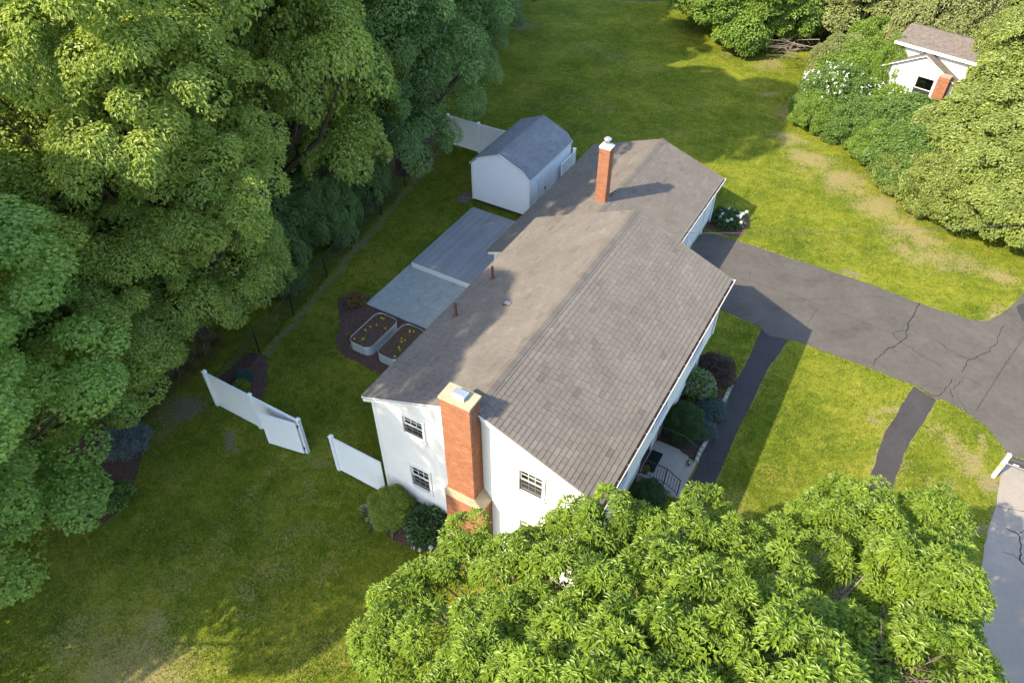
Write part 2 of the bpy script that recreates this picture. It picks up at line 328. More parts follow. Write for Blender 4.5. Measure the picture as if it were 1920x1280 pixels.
PATCH = []  # (x, y, rx, ry, dry, bare)
def patch(px, py, r, dry=0., bare=0., ry=None): q = at(px, py); PATCH.append((q[0], q[1], r, ry or r, dry, bare))
for a in [(340, 770, 1.0, .7, .9), (300, 800, .9, .5, .5), (425, 840, .5, .6, .9), (250, 1250, 2.2, .8, .38), (360, 1250, 1.3, .45, .15), (480, 1170, .8, .45, .1), (520, 1060, .8, .5, .2), (500, 960, .7, .4, .3),
          (610, 865, .5, .6, .5), (640, 800, .4, .6, .4), (1045, 60, .8, .2, .4), (985, 50, .9, .3, .8), (1100, 90, 2.0, .5, .2), (1150, 110, 1.6, .5, .2), (1080, 190, 1.2, .45, .1), (1000, 120, 1.5, .35, .1),
          (1480, 210, 1.4, .8, .2), (1520, 300, 1.5, .95, .3), (1580, 340, 1.6, .95, .3), (1640, 385, 1.6, .95, .3), (1700, 430, 1.6, .9, .3), (1480, 260, 1.2, .8, .2), (1440, 120, 1.6, .7, .1), (1380, 100, 1.5, .6, .1),
          (1750, 480, 1.4, .8, .25), (1820, 500, 1.2, .7, .2), (1880, 520, 1.0, .9, .2), (1850, 580, .7, .9, .2), (1730, 440, 1.0, .9, .35), (1590, 512, .28, .3, 1.4), (1690, 470, .6, .9, .3), (1780, 500, .5, .8, .5),
          (1640, 800, .4, .9, .4), (1680, 760, .4, .9, .4), (1655, 780, .5, .7, .3), (1800, 850, .8, .75, .2), (1840, 880, .6, .9, .4), (1860, 920, .5, .9, .6), (1760, 800, .7, .6, .1), (1770, 900, .6, .6, .1), (1700, 880, .5, .7, .2),
          (1850, 840, .5, .8, .4), (1370, 950, 1.0, .5, 0), (1450, 900, 1.2, .35, 0), (1320, 250, 1.2, .3, 0), (560, 1240, 1.5, .42, .0), (640, 1220, 1.3, .42, .0), (1830, 1000, .6, .6, .6), (1800, 1100, .8, .6, .6), (1440, 175, .8, .7, .3), (560, 1000, .9, .5, .2), (650, 1010, .7, .45, .2), (400, 1050, .9, .5, .15), (330, 1080, 1.0, .5, .2), (480, 1100, .8, .55, .2), (600, 1080, .6, .5, .1), (150, 1200, 1.2, .6, .25), (420, 1000, .6, .55, .3), (330, 900, .7, .5, .2), (520, 860, .5, .5, .3), (570, 920, .6, .5, .2), (470, 930, .5, .5, .2), (1130, 200, 1.4, .5, .1), (1220, 130, 1.5, .5, .1), (1010, 200, 1.0, .5, .1), (1300, 190, 1.2, .45, .1)]: patch(*a)
def edge_dist(X, Y, poly):
    d = np.full(X.shape, 9.0); P = np.asarray(poly, float)
    for a, c in zip(P, np.roll(P, -1, 0)):
        e = c-a; L2 = max((e*e).sum(), 1e-9); t = np.clip(((X-a[0])*e[0]+(Y-a[1])*e[1])/L2, 0, 1); d = np.minimum(d, np.hypot(X-a[0]-t*e[0], Y-a[1]-t*e[1]))
    return d
def ground_masks(X, Y):
    dry = np.zeros_like(X); bare = np.zeros_like(X)
    jx = X+(vnoise(X, Y, .7, 3)-.5)*1.1; jy = Y+(vnoise(X, Y, .7, 4)-.5)*1.1
    for x, y, rx, ry, d, br in PATCH:
        g = np.exp(-(((jx-x)/rx)**2+((jy-y)/ry)**2)); dry = np.maximum(dry, d*1.25*g); bare = np.maximum(bare, br*1.25*g)
    # worn strip along the wire fence, and the litter under the trees behind it
    e = X-FENCE_X(Y)+(vnoise(X, Y, .5, 8)-.5)*.25
    bare = np.maximum(bare, np.where((Y > 2) & (Y < 24), np.exp(-((e-.25)/.22)**2), 0))
    lim = 15.0+np.clip((Y-20)/12, 0, 1)*9; bare = np.maximum(bare, np.clip((-X-lim+(vnoise(X, Y, 1.5, 9)-.5)*2)/1.5, 0, .9)*(Y < 60))
    near = (X > -1) & (X < 17) & (Y > 1) & (Y < 26); ed = np.full(X.shape, 9.0)
    ed[near] = np.minimum.reduce([edge_dist(X[near], Y[near], pl) for pl in (DRIVE, WALK, WALK2, STREET)])
    dry = np.maximum(dry, (.35+.6*vnoise(X, Y, .9, 12))*np.exp(-(ed/.16)**2))
    dry = np.maximum(dry, .34*vnoise(X, Y, 2.5, 5)**1.5+.08)
    return np.clip(dry, 0, 1.2), np.clip(bare, 0, 1.3)
def axis_lines(lo, hi, st, far):
    d = np.arange(lo, hi+1e-6, st); e = [1, 2, 4, 8, 16, 40, 100, 250, far]
    return np.concatenate([[lo-q for q in reversed(e)], d, [hi+q for q in e]])
xs = axis_lines(-26, 19, .2, 600); ys = axis_lines(-13, 54, .2, 600)
GX, GY = np.meshgrid(xs, ys, indexing='ij'); nx, ny = GX.shape
idx = np.arange(nx*ny).reshape(nx, ny)
Fq = np.stack([idx[:-1, :-1], idx[1:, :-1], idx[1:, 1:], idx[:-1, 1:]], -1).reshape(-1, 4)
dr, br = ground_masks(GX.ravel(), GY.ravel())
me = mesh_np('lawn', np.stack([GX.ravel(), GY.ravel(), np.zeros(GX.size)], -1), Fq, attrs={'dry': dr, 'bare': br})
struct(obj('lawn', me, 'lawn'))
sheet('driveway', DRIVE, .012, 'asphalt_drive', .2, .02)
sheet('front_walk', WALK, .008, 'asphalt_walk', .2, .015)
sheet('street_walk', WALK2, .008, 'asphalt_walk', .2, .02)
sheet('street', STREET, .008, 'street_concrete', .3, .03)
sheet('far_lane', LANE, .008, 'asphalt_drive', .4, .06)
sheet('side_drive', [(14.2, 22.0), (14.9, 20.0), (22, 20.3), (22, 24.9), (16, 24.9)], .018, 'asphalt_dark', .3, .03)
for nm, pl in (('gable_mulch_bed', BED_GABLE), ('planter_mulch_bed', BED_BACK), ('fence_mulch_bed', BED_FENCE), ('front_mulch_bed', BED_FRONT), ('garage_mulch_bed', BED_GARAGE), ('tree_mulch_bed', BED_LEFT)):
    sheet(nm, pl, .010, 'mulch', .12, .05)
m = MB(); m.box(-10.71, -3.70, 7.60, 11.06, -.05, .045); struct(m.build('patio', 'patio'))
m = MB()
# cracks and joints in the asphalt: ribbons laid on it
def ribbon(pts, wd, z=.016, jitter=.03, mb=None):
    mb = mb or MB(); P = []; wd = wd*.56
    for a, c in zip(pts, pts[1:]):
        a = np.array(a); c = np.array(c); n = max(2, int(np.hypot(*(c-a))/.12))
        P += [a+(c-a)*i/n+rng.normal(0, jitter, 2)*(i > 0) for i in range(n)]
    P.append(np.array(pts[-1])); V = []; 
    for i, q in enumerate(P):
        d = P[min(i+1, len(P)-1)]-P[max(i-1, 0)]; d = d/max(np.hypot(*d), 1e-6); n = np.array([-d[1], d[0]]); ww = wd*(.55+.9*rng.random())/2
        if i in (0, len(P)-1): ww *= .3
        V += [(*(q+n*ww), z), (*(q-n*ww), z)]
    mb.add(V, [(2*i, 2*i+1, 2*i+3, 2*i+2) for i in range(len(P)-1)]); return mb
cr = MB()
for pts, wd in [([(10.49,20.14),(10.27,18.56),(10.27,17.92),(10.29,17.32),(9.99,16.66),(9.67,16.12),(9.43,15.39),(9.44,14.94)], .07), ([(10.27,17.92),(9.96,17.68),(9.8,17.34),(10.21,16.97),(10.86,16.69),(11.79,16.37)], .045),
                ([(3.27,18.56),(3.47,17.94)], .03), ([(6.63,17.55),(6.55,16.77),(6.54,16.18)], .03), ([(11.43,17.87),(11.88,17.52),(12.75,17.31),(13.32,18.13),(13.65,18.92),(13.73,19.95),(13.9,20.42)], .05),
                ([(12.75,17.31),(12.67,16.83),(12.6,16.34)], .06), ([(12.68,16.17),(12.5,15.52),(12.31,15.2),(12.4,14.72)], .05), ([(12.68,16.17),(12.99,16.13),(13.52,15.85)], .03),
                ([(12.27,15.82),(12.21,15.25),(11.98,14.58),(11.7,14.42),(11.09,14.74)], .05), ([(12.31,15.2),(11.75,14.95),(11.2,14.9)], .03), ([(12.5,15.0),(12.75,14.6),(12.9,14.3)], .03)]: ribbon(pts, wd, mb=cr)
struct(cr.build('driveway_cracks', 'tar', fix=False))
cr = MB()
for pts, wd, j in [([(9.8,17.34),(8.65,17.49),(6.72,17.66),(5.31,17.8),(3.49,17.8),(2.79,17.61)], .035, .012), ([(14.62,20.0),(13.96,17.36),(13.28,14.40)], .055, .006), ([(10.40,9.5),(11.17,9.8)], .03, .003), ([(11.05,14.56),(11.9,14.25)], .06, .01), ([(7.0,15.2),(6.9,14.85)], .03, .01)]:
    ribbon(pts, wd, .020, j, cr)
struct(cr.build('driveway_joints', 'tar_soft', fix=False))
cr = MB()
for pts, wd in [([at(1868,948)[:2], at(1895,955)[:2], at(1925,958)[:2]], .03), ([at(1885,990)[:2], at(1908,1000)[:2], at(1914,1020)[:2], at(1912,1050)[:2], at(1925,1060)[:2]], .08), ([at(1908,1000)[:2], at(1930,990)[:2]], .05), ([at(1878,1034)[:2], at(1900,1040)[:2], at(1912,1050)[:2]], .035), ([at(1899,870)[:2], at(1925,852)[:2]], .03)]: ribbon(pts, wd, .014, .02, cr)
struct(cr.build('street_cracks', 'tar', fix=False))

# ------------------------------------------------------------------ building helpers
def siding(mb, O, d, n, lo, hi, z0, z1, openings=(), ex=.112, proud=.016):
    """clapboard courses on a vertical wall: O start (x,y), d along (x,y), n outward; lo/hi(z) limits along d"""
    z = z0
    while z < z1-1e-3:
        zt = min(z+ex, z1); zm = (z+zt)/2
        iv = [(lo(zm), hi(zm))]
        for a0, a1, b0, b1 in openings:
            if b0 < zm < b1: iv = [q for (s, e) in iv for q in ((s, min(e, a0)), (max(s, a1), e)) if q[1]-q[0] > .01]
        for s, e in iv:
            if e-s < .02: continue
            sb, eb = (max(s, lo(z)) if s == lo(zm) else s), (min(e, hi(z)) if e == hi(zm) else e)
            st, et = (max(lo(zt), lo(zm)) if s == lo(zm) else s), (min(hi(zt), hi(zm)) if e == hi(zm) else e)
            if s == lo(zm): sb, st = lo(z), lo(zt)
            if e == hi(zm): eb, et = hi(z), hi(zt)
            if et < st: st = et = (st+et)/2
            P = lambda a, o, zz: (O[0]+d[0]*a+n[0]*o, O[1]+d[1]*a+n[1]*o, zz)
            mb.add([P(sb, 0, z), P(eb, 0, z), P(sb, proud, z), P(eb, proud, z), P(st, .002, zt), P(et, .002, zt)], [(0, 1, 3, 2), (2, 3, 5, 4)])
        z = zt
    return mb
def window(parent, org, loc, rz, wd, ht, cols=3, rows=2, blind=.0, name='window'):
    """double-hung window, built facing -Y, bottom centre of the opening at loc"""
    L = Vector(loc)-Vector(org); h = wd/2
    def put(mb, nm, mat, par=None):
        o = mb.build(nm, mat); 
        if par is None: o.parent = parent; o.location = L; o.rotation_euler = (0, 0, rz)
        else: o.parent = par
        return o
    c = .085
    m = MB(); m.box(-h-c, -h, -.045, .02, -.02, ht+c); m.box(h, h+c, -.045, .02, -.02, ht+c); m.box(-h, h, -.045, .02, ht, ht+c)
    m.box(-h-c-.01, h+c+.01, -.055, .02, ht+c, ht+c+.03)
    wn = put(m, name, 'trim_white')
    m = MB(); m.box(-h-c-.02, h+c+.02, -.08, .02, -.075, -.021); put(m, 'sill', 'trim_white', wn)
    for k, (b0, b1, yo) in enumerate(((ht*.5, ht, .015), (0, ht*.5+.02, .045))):
        f = .038; m = MB(); y0, y1 = yo, yo+.028
        m.box(-h, -h+f, y0, y1, b0, b1); m.box(h-f, h, y0, y1, b0, b1); m.box(-h+f, h-f, y0, y1, b0, b0+f); m.box(-h+f, h-f, y0, y1, b1-f, b1)
        for i in range(1, cols):
            x = -h+f+(wd-2*f)*i/cols; m.box(x-.007, x+.007, y0+.004, y1-.004, b0+f, b1-f)
        for i in range(1, rows):
            z = b0+f+(b1-b0-2*f)*i/rows; m.box(-h+f, h-f, y0+.006, y1-.006, z-.007, z+.007)
        put(m, 'sash', 'trim_white', wn)
        m = MB(); m.add([(-h+f, yo+.020, b0+f), (h-f, yo+.020, b0+f), (h-f, yo+.020, b1-f), (-h+f, yo+.020, b1-f)], [(0, 1, 2, 3)]); put(m, 'pane', 'window_glass', wn)
    m = MB(); m.add([(-h+.02, .006, .01), (h-.02, .006, .01), (h-.02, .006, ht*.5-.005), (-h+.02, .006, ht*.5-.005)], [(0, 1, 2, 3)]); put(m, 'screen', 'insect_screen', wn)
    m = MB(); m.box(-h, h, .35, .37, 0, ht); m.box(-h, -h+.005, .08, .35, 0, ht); m.box(h-.005, h, .08, .35, 0, ht); m.box(-h, h, .08, .35, -.005, 0); m.box(-h, h, .08, .35, ht, ht+.005); put(m, 'room_recess', 'room_dark', wn)
    if blind: m = MB(); m.box(-h+.02+(.0 if blind < .9 else wd*.28), h-.02, .10, .105, ht*(1-blind), ht); put(m, 'blind', 'blind', wn)
    return wn
def basis(x, y, z, o): return Matrix(((x[0], y[0], z[0], o[0]), (x[1], y[1], z[1], o[1]), (x[2], y[2], z[2], o[2]), (0, 0, 0, 1)))
def box_tint_mesh(name, verts, faces, tint, mat):
    me = bpy.data.meshes.new(name); me.from_pydata(verts, [], faces); a = me.attributes.new('tint', 'FLOAT', 'FACE'); a.data.foreach_set('value', [tint]*len(faces)); me.materials.append(MATS[mat]); me.update(); return me
BF = [(0,3,2,1),(4,5,6,7),(0,1,5,4),(1,2,6,5),(2,3,7,6),(3,0,4,7)]
SH_V = np.array([(0,0,0),(1,0,0),(1,1,-.002),(0,1,-.002),(0,0,.028),(1,0,.028),(1,1,.004),(0,1,.004)], float)
class Pieces:
    """alike box-like pieces; the nearest `keep` become objects of their own, the rest one joined part"""
    def __init__(s, unit, mat, ntint=10): s.u = unit; s.mat = mat; s.items = []; s.nt = ntint
    def put(s, o, x, y, z, sx, sy, sz, tint, score): s.items.append((score, o, x, y, z, (sx, sy, sz), tint))
    def build(s, one, many, parent, org, keep=300):
        s.items.sort(key=lambda q: q[0]); meshes = {}
        for (sc, o, x, y, z, S, t) in s.items[:keep]:
            k = min(s.nt-1, int(t*s.nt))
            if k not in meshes: meshes[k] = box_tint_mesh(one, [tuple(q) for q in s.u], BF, (k+.5)/s.nt, s.mat)
            ob = bpy.data.objects.new(one, meshes[k]); COL.objects.link(ob); ob.parent = parent
            ob.matrix_local = basis(x, y, z, np.asarray(o)-np.asarray(org)) @ Matrix.Diagonal((*S, 1))
        rest = s.items[keep:]
        if not rest: return None
        n = len(rest); O = np.array([q[1] for q in rest]); X = np.array([q[2] for q in rest]); Y = np.array([q[3] for q in rest]); Zn = np.array([q[4] for q in rest]); S = np.array([q[5] for q in rest])
        U = s.u[None]*S[:, None, :]
        V = O[:, None]+U[..., :1]*X[:, None]+U[..., 1:2]*Y[:, None]+U[..., 2:]*Zn[:, None]-np.asarray(org)
        F = (np.array(BF)[None]+np.arange(n)[:, None, None]*8).reshape(-1, 4)
        me = mesh_np(many, V.reshape(-1, 3), F, np.repeat([q[6] for q in rest], 6)); o = obj(many, me, s.mat, parent); o['kind'] = 'stuff'; return o
def lay_shingles(P, O, along, up, Wd, Ln, ex=.15, mask=None, score=None):
    along = np.array(along, float); up = np.array(up, float); nrm = np.cross(along, up); nrm /= np.linalg.norm(nrm)
    r = 0; y = -.015
    while y < Ln-.02:
        x = -rng.random()*.3
        while x < Wd:
            wv = rng.uniform(.20, .38); a, e = max(x, 0), min(x+wv, Wd)
            if e-a > .03 and (mask is None or mask((a+e)/2, y)):
                t = float(np.clip(rng.normal(.56, .11), 0, .99))
                if rng.random() < .03: t = rng.uniform(.15, .4)
                p = np.array(O)+along*a+up*y+nrm*.004
                P.put(p, along, up, nrm, e-a-.012, min(ex+.03, Ln-y), 1.0, t, score(p) if score else 1e9)
            x += wv
        y += ex
BR_V = np.array([(0,0,0),(1,0,0),(1,1,0),(0,1,0),(0,0,1),(1,0,1),(1,1,1),(0,1,1)], float)
def lay_bricks(P, x0, x1, y0, y1, z0, z1, faces='nlrf', score=None, bl=.203, bh=.0655):
    jt = .010; d = .095; c = 0; z = z0
    X, Y, Zv = np.eye(3)
    def run(a0, a1, off, fn):
        a = a0-off
        while a < a1-.01:
            s, e = max(a, a0), min(a+bl-jt, a1)
            if e-s > .02: fn(s, e)
            a += bl
    while z+bh-jt < z1+1e-6:
        h = bh-jt; off = (bl/2 if c % 2 else 0)
        def putb(o, sx, sy):
            t = float(np.clip(rng.normal(.6, .12), 0, .99)); o = np.array(o)+rng.normal(0, .0012, 3)
            P.put(o, X, Y, Zv, sx, sy, h, t, score(o) if score else 1e9)
        if 'n' in faces: run(x0, x1, off, lambda s, e: putb((s, y0, z), e-s, d))
        if 'f' in faces: run(x0, x1, bl/2-off, lambda s, e: putb((s, y1-d, z), e-s, d))
        if 'l' in faces: run(y0+d+jt, y1-(d+jt if 'f' in faces else 0), bl/2-off+.03, lambda s, e: putb((x0, s, z), d, e-s))
        if 'r' in faces: run(y0+d+jt, y1-(d+jt if 'f' in faces else 0), bl/2-off+.03, lambda s, e: putb((x1-d, s, z), d, e-s))
        z += bh; c += 1
def camdist(p): return float(np.linalg.norm(np.asarray(p)-CAM))

# ------------------------------------------------------------------ the house
HO = (0., 5.4, 0.)
house = empty('house', HO, label='white two-storey house with grey shingled gable roof, brick chimneys and garage wing', cat='house')
zb = lambda x: 5.045+(x+3.954)*(1.673/3.954); zf = lambda x: 6.718-x*(1.579/3.878)
gb_ = lambda x: 2.381+(x+6.424)*(1.285/3.58); gf_ = lambda x: 3.666-(x+2.844)*(1.189/3.388)
RX = 3.80  # front roof edge (the gutter hangs beyond)
WB, WFU, WFL, YN, YF = -3.69, 3.60, 3.31, .108, 10.61
# windows on the near gable: (x0, x1, z0, z1)
GW = [(-2.57, -1.87, 4.13, 4.93, .0), (-2.55, -1.86, 1.52, 2.55, .0), (1.37, 2.08, 4.08, 5.02, .95), (1.40, 2.10, 1.55, 2.62, .3)]
inv_b = lambda z: max(WB, (z+.13-5.045)/(1.673/3.954)-3.954); inv_f = lambda z: (z+.13-6.718)/(-1.579/3.878)
m = MB()
hi_n = lambda z: min(WFU if z > 2.55 else WFL, inv_f(z)); lo_n = lambda z: inv_b(z) if z > 4.9 else WB
siding(m, (0, YN), (1, 0), (0, -1), lo_n, hi_n, .37, 6.58, [(a, b_, c, d) for a, b_, c, d, _ in GW]+[(-.86, .17 if 0 else .16, 0, 7)])
siding(m, (0, YF), (1, 0), (0, 1), lo_n, hi_n, .37, 6.58)
siding(m, (WB, 0), (0, 1), (-1, 0), lambda z: YN, lambda z: YF, .37, 4.95)
FWIN = [(1.4, 2.5, 3.35, 4.65), (4.6, 5.7, 3.35, 4.65), (8.0, 9.1, 3.35, 4.65), (1.3, 2.6, 1.0, 2.3), (7.6, 9.2, 1.0, 2.3)]
siding(m, (WFU, 0), (0, 1), (1, 0), lambda z: YN, lambda z: YF, 2.55, 4.95, [q for q in FWIN if q[2] > 3])
siding(m, (WFL, 0), (0, 1), (1, 0), lambda z: YN, lambda z: YF, .37, 2.50, [q for q in FWIN if q[2] < 3]+[(5.15, 6.15, 0, 2.5)])
m.box(WFL-.02, WFU+.012, YN+.005, YF-.005, 2.50, 2.549)
wall = m.build('wall', 'siding', house, HO, fix=False)
m = MB()  # garage wing walls
glo = lambda z: max(-6.16, (z+.13-2.381)/(1.285/3.58)-6.424) if z > 2.2 else -6.16
ghi = lambda z: min(.25, -2.844+(3.666-z-.13)/(1.189/3.388)) if z > 2.2 else .25
GYN, GYF = 11.14, 21.45
siding(m, (0, GYF), (1, 0), (0, 1), glo, ghi, .25, 3.52)
siding(m, (0, GYN), (1, 0), (0, -1), glo, lambda z: -3.72, .25, 3.3)
siding(m, (-6.16, 0), (0, 1), (-1, 0), lambda z: GYN, lambda z: GYF, .25, 2.34)
siding(m, (.25, 0), (0, 1), (1, 0), lambda z: YF, lambda z: GYF, .25, 2.38, [(15.55, 20.25, 0, 2.2), (11.6, 12.6, 0, 2.2)])
m.build('garage_wall', 'siding', house, HO, fix=False)
m = MB(); m.box(WB+.03, WFL-.03, YN+.03, YF-.03, -.05, .37); m.box(-6.13, .22, GYN+.03, GYF-.03, -.05, .25); m.box(-3.7, .2, YF-.03, GYN+.05, -.05, .25)
m.build('foundation', 'foundation', house, HO)
def trim(name, mat, parent, org, *boxes):
    for bx_ in boxes: m = MB(); m.box(*bx_); m.build(name, mat, parent, org)
for x, y in ((WB, YN), (WB, YF)): trim('corner_board', 'trim_white', house, HO, (x-.022, x+.09, y-(.022 if y == YN else .09), y+(.09 if y == YN else .022), .36, 4.90))
for x, y, z0, z1 in ((WFU, YN, 2.5, 4.9), (WFU, YF, 2.5, 4.9), (WFL, YN, .36, 2.49), (WFL, YF, .36, 2.49)): trim('corner_board', 'trim_white', house, HO, (x-.09, x+.022, y-(.022 if y == YN else .09), y+(.09 if y == YN else .022), z0, z1))
for x, y, x0, x1 in ((-6.16, GYN, -.022, .09), (-6.16, GYF, -.022, .09), (.25, GYF, -.09, .022)): trim('corner_board', 'trim_white', house, HO, (x+x0, x+x1, y-(.022 if y == GYN else .09), y+(.09 if y == GYN else .022), .2, 2.30))
for (a, b_, c, d, bl) in GW: window(house, HO, ((a+b_)/2, YN-.004, c), 0, b_-a, d-c, 3, 2, bl)
for (a, b_, c, d) in FWIN: window(house, HO, ((WFU if c > 3 else WFL)+.004, (a+b_)/2, c), R(90), b_-a, d-c, 3, 2, .5)
# front door, garage doors
m = MB(); m.box(WFL-.06, WFL-.02, 5.2, 6.1, .42, 2.42)
for z0, z1 in ((.55, 1.05), (1.2, 1.75), (1.9, 2.3)):
    for y0 in (5.28, 5.72): m.box(WFL-.03, WFL-.008, y0, y0+.3, z0, z1)
fd = m.build('front_door', 'door_paint', house, HO)
m = MB(); m.box(WFL-.05, WFL+.03, 5.08, 5.19, .40, 2.5); m.box(WFL-.05, WFL+.03, 6.11, 6.22, .40, 2.5); m.box(WFL-.05, WFL+.03, 5.19, 6.11, 2.43, 2.499); m.build('door_frame', 'trim_white', fd, HO)
m = MB(); m.lathe((WFL+.03, 5.3, 1.35), [(.012, -.03), (.035, -.02), (.035, .02), (.012, .03)], 8); m.build('handle', 'galvanized', fd, HO)
for y0 in (15.65, 18.0):
    m = MB(); m.box(.17, .20, y0, y0+2.15, .02, 2.12); gd = m.build('garage_door', 'trim_white', house, HO)
    for r_ in range(4):
        m = MB()
        for c_ in range(4): m.box(.201, .222, y0+.08+c_*.52, y0+.08+c_*.52+.43, .1+r_*.52, .1+r_*.52+.40)
        m.build('door_panel', 'trim_white', gd, HO)
m = MB(); m.box(.18, .29, 15.53, 15.64, .0, 2.24); m.box(.18, .29, 17.81, 17.99, .0, 2.24); m.box(.18, .29, 20.16, 20.27, .0, 2.24); m.box(.18, .29, 15.64, 20.16, 2.125, 2.24); m.build('garage_door_frame', 'trim_white', house, HO)
m = MB(); m.box(.17, .21, 11.65, 12.55, .1, 2.15); m.build('side_door', 'trim_white', house, HO)
# roofs
def slab(mb, pts, th=.10):
    n = len(pts); v = [tuple(q) for q in pts]+[(x, y, z-th) for x, y, z in pts]
    mb.add(v, [tuple(range(n)), tuple(range(2*n-1, n-1, -1))]+[(i, i+n, (i+1) % n+n, (i+1) % n) for i in range(n)])
m = MB(); Y0, Y1, G1 = 0.0, 10.72, 21.576; GX0, GX1 = -6.424, .47
slab(m, [(-3.954, Y0, zb(-3.954)), (0, Y0, 6.716), (0, Y1, 6.716), (-3.954, Y1, zb(-3.954))]); slab(m, [(0.001, Y0, 6.716), (RX, Y0, zf(RX)), (RX, Y1, zf(RX)), (.001, Y1, 6.716)])
slab(m, [(GX0, 11.03, gb_(GX0)), (-3.86, 11.03, gb_(-3.86)), (-3.86, YF+.02, gb_(-3.86)), (-2.845, YF+.02, 3.665), (-2.845, G1, 3.665), (GX0, G1, gb_(GX0))])
slab(m, [(-2.844, YF+.02, 3.665), (GX1, YF+.02, gf_(GX1)), (GX1, G1, gf_(GX1)), (-2.844, G1, 3.665)])
roof = m.build('roof', 'shingle', house, HO)
SP = Pieces(SH_V, 'shingle')
def unit(a, b): a = np.array(a); b = np.array(b); d = b-a; return d/np.linalg.norm(d), np.linalg.norm(d)
u, L = unit((RX, 0, zf(RX)), (0, 0, 6.718)); lay_shingles(SP, (RX, 0, zf(RX)), (0, 1, 0), u, Y1, L-.02, score=lambda p: camdist(p)+(100 if p[1]+p[0]*.35 < 2.0 else 0))
u, L = unit((-3.954, 0, zb(-3.954)), (0, 0, 6.718)); lay_shingles(SP, (-3.954, Y1, zb(-3.954)), (0, -1, 0), u, Y1, L-.02)
u, L = unit((GX1, 0, gf_(GX1)), (-2.844, 0, 3.666)); lay_shingles(SP, (GX1, YF+.02, gf_(GX1)), (0, 1, 0), u, G1-YF-.02, L-.02)
u, L = unit((GX0, 0, gb_(GX0)), (-2.844, 0, 3.666)); lay_shingles(SP, (GX0, G1, gb_(GX0)), (0, -1, 0), u, G1-YF-.02, L-.02, mask=lambda a, y: not (G1-a < 11.05 and GX0+y*.94 < -3.95))
SP.build('shingle', 'shingle_courses', roof, HO, 300)
def ridge(xr, zr, sb, sf, y0, y1):
    m = MB(); y = y0
    while y < y1-.02:
        e = min(y+.30, y1); t = random.uniform(.2, .55); w_ = .15
        for s, sl_ in ((-1, sb), (1, sf)):
            m.add([(xr, y, zr+.052), (xr, e, zr+.040), (xr+s*w_, e, zr-sl_*w_+.036), (xr+s*w_, y, zr-sl_*w_+.048), (xr+s*w_, e, zr-sl_*w_-.01), (xr+s*w_, y, zr-sl_*w_-.01)], [(0, 1, 2, 3), (3, 2, 4, 5)], t)
        m.add([(xr-w_, y, zr-sb*w_+.047), (xr, y, zr+.051), (xr+w_, y, zr-sf*w_+.047), (xr+w_, y, zr-sf*w_), (xr, y, zr), (xr-w_, y, zr-sb*w_)], [(0, 1, 4, 5), (1, 2, 3, 4)], t)
        y = e
    return m.build('ridge_vent', 'shingle', roof, HO, fix=False)
ridge(0, 6.718, .423, .407, .0, 10.72); ridge(-2.844, 3.666, .359, .351, YF+.03, G1)
def rake(poly, y0, y1): m = MB(); m.prism(poly, 1, y0, y1); m.build('rake_board', 'trim_white', house, HO)
for y0, y1 in ((.004, .106), (YF+.018, Y1-.004)):
    rake([(-3.954, zb(-3.954)-.101), (0, 6.615), (0, 6.50), (-3.954, zb(-3.954)-.235)], y0, y1); rake([(0.001, 6.615), (RX, zf(RX)-.101), (RX, zf(RX)-.225), (.001, 6.50)], y0, y1)
rake([(GX0, gb_(GX0)-.101), (-2.845, 3.564), (-2.845, 3.45), (GX0, gb_(GX0)-.225)], GYF+.018, G1-.004); rake([(-2.844, 3.564), (GX1, gf_(GX1)-.101), (GX1, gf_(GX1)-.215), (-2.844, 3.45)], GYF+.018, G1-.004)
rake([(GX0, gb_(GX0)-.101), (-3.87, gb_(-3.87)-.101), (-3.87, gb_(-3.87)-.215), (GX0, gb_(GX0)-.225)], 11.034, GYN-.018)
m = MB(); z = zb(-3.954); m.prism([(-3.962, z-.012), (-3.962, z-.2), (WB-.017, z-.2), (WB-.017, z-.105), (-3.93, z-.103)], 1, .108, YF+.016)
m.prism([(-3.972, z+.006), (-3.972, z-.10), (-3.964, z-.10), (-3.964, z+.006)], 1, -.004, Y1+.004)
z = zf(RX); m.prism([(RX+.002, z-.01), (RX+.002, z-.2), (WFU+.018, z-.2), (WFU+.018, z-.1)], 1, .108, YF+.016)
z = gb_(GX0); m.prism([(GX0-.008, z-.012), (GX0-.008, z-.19), (-6.178, z-.19), (-6.178, z-.1)], 1, GYN-.016, GYF+.016); m.prism([(GX0-.018, z+.006), (GX0-.018, z-.09), (GX0-.010, z-.09), (GX0-.010, z+.006)], 1, 11.026, G1+.004)
z = gf_(GX1); m.prism([(GX1+.002, z-.01), (GX1+.002, z-.19), (.268, z-.19), (.268, z-.1)], 1, YF+.03, GYF+.016)
m.build('eave_trim', 'trim_white', house, HO)
for y in (-.006, Y1+.002):
    for a, b_ in (((-3.96, y, zb(-3.96)-.03), (0, y, 6.688)), ((0, y, 6.688), (RX, y, zf(RX)-.03))): m = MB(); m.beam(a, b_, .008, .075, (0, 1, 0)); m.build('drip_edge', 'trim_white', house, HO)
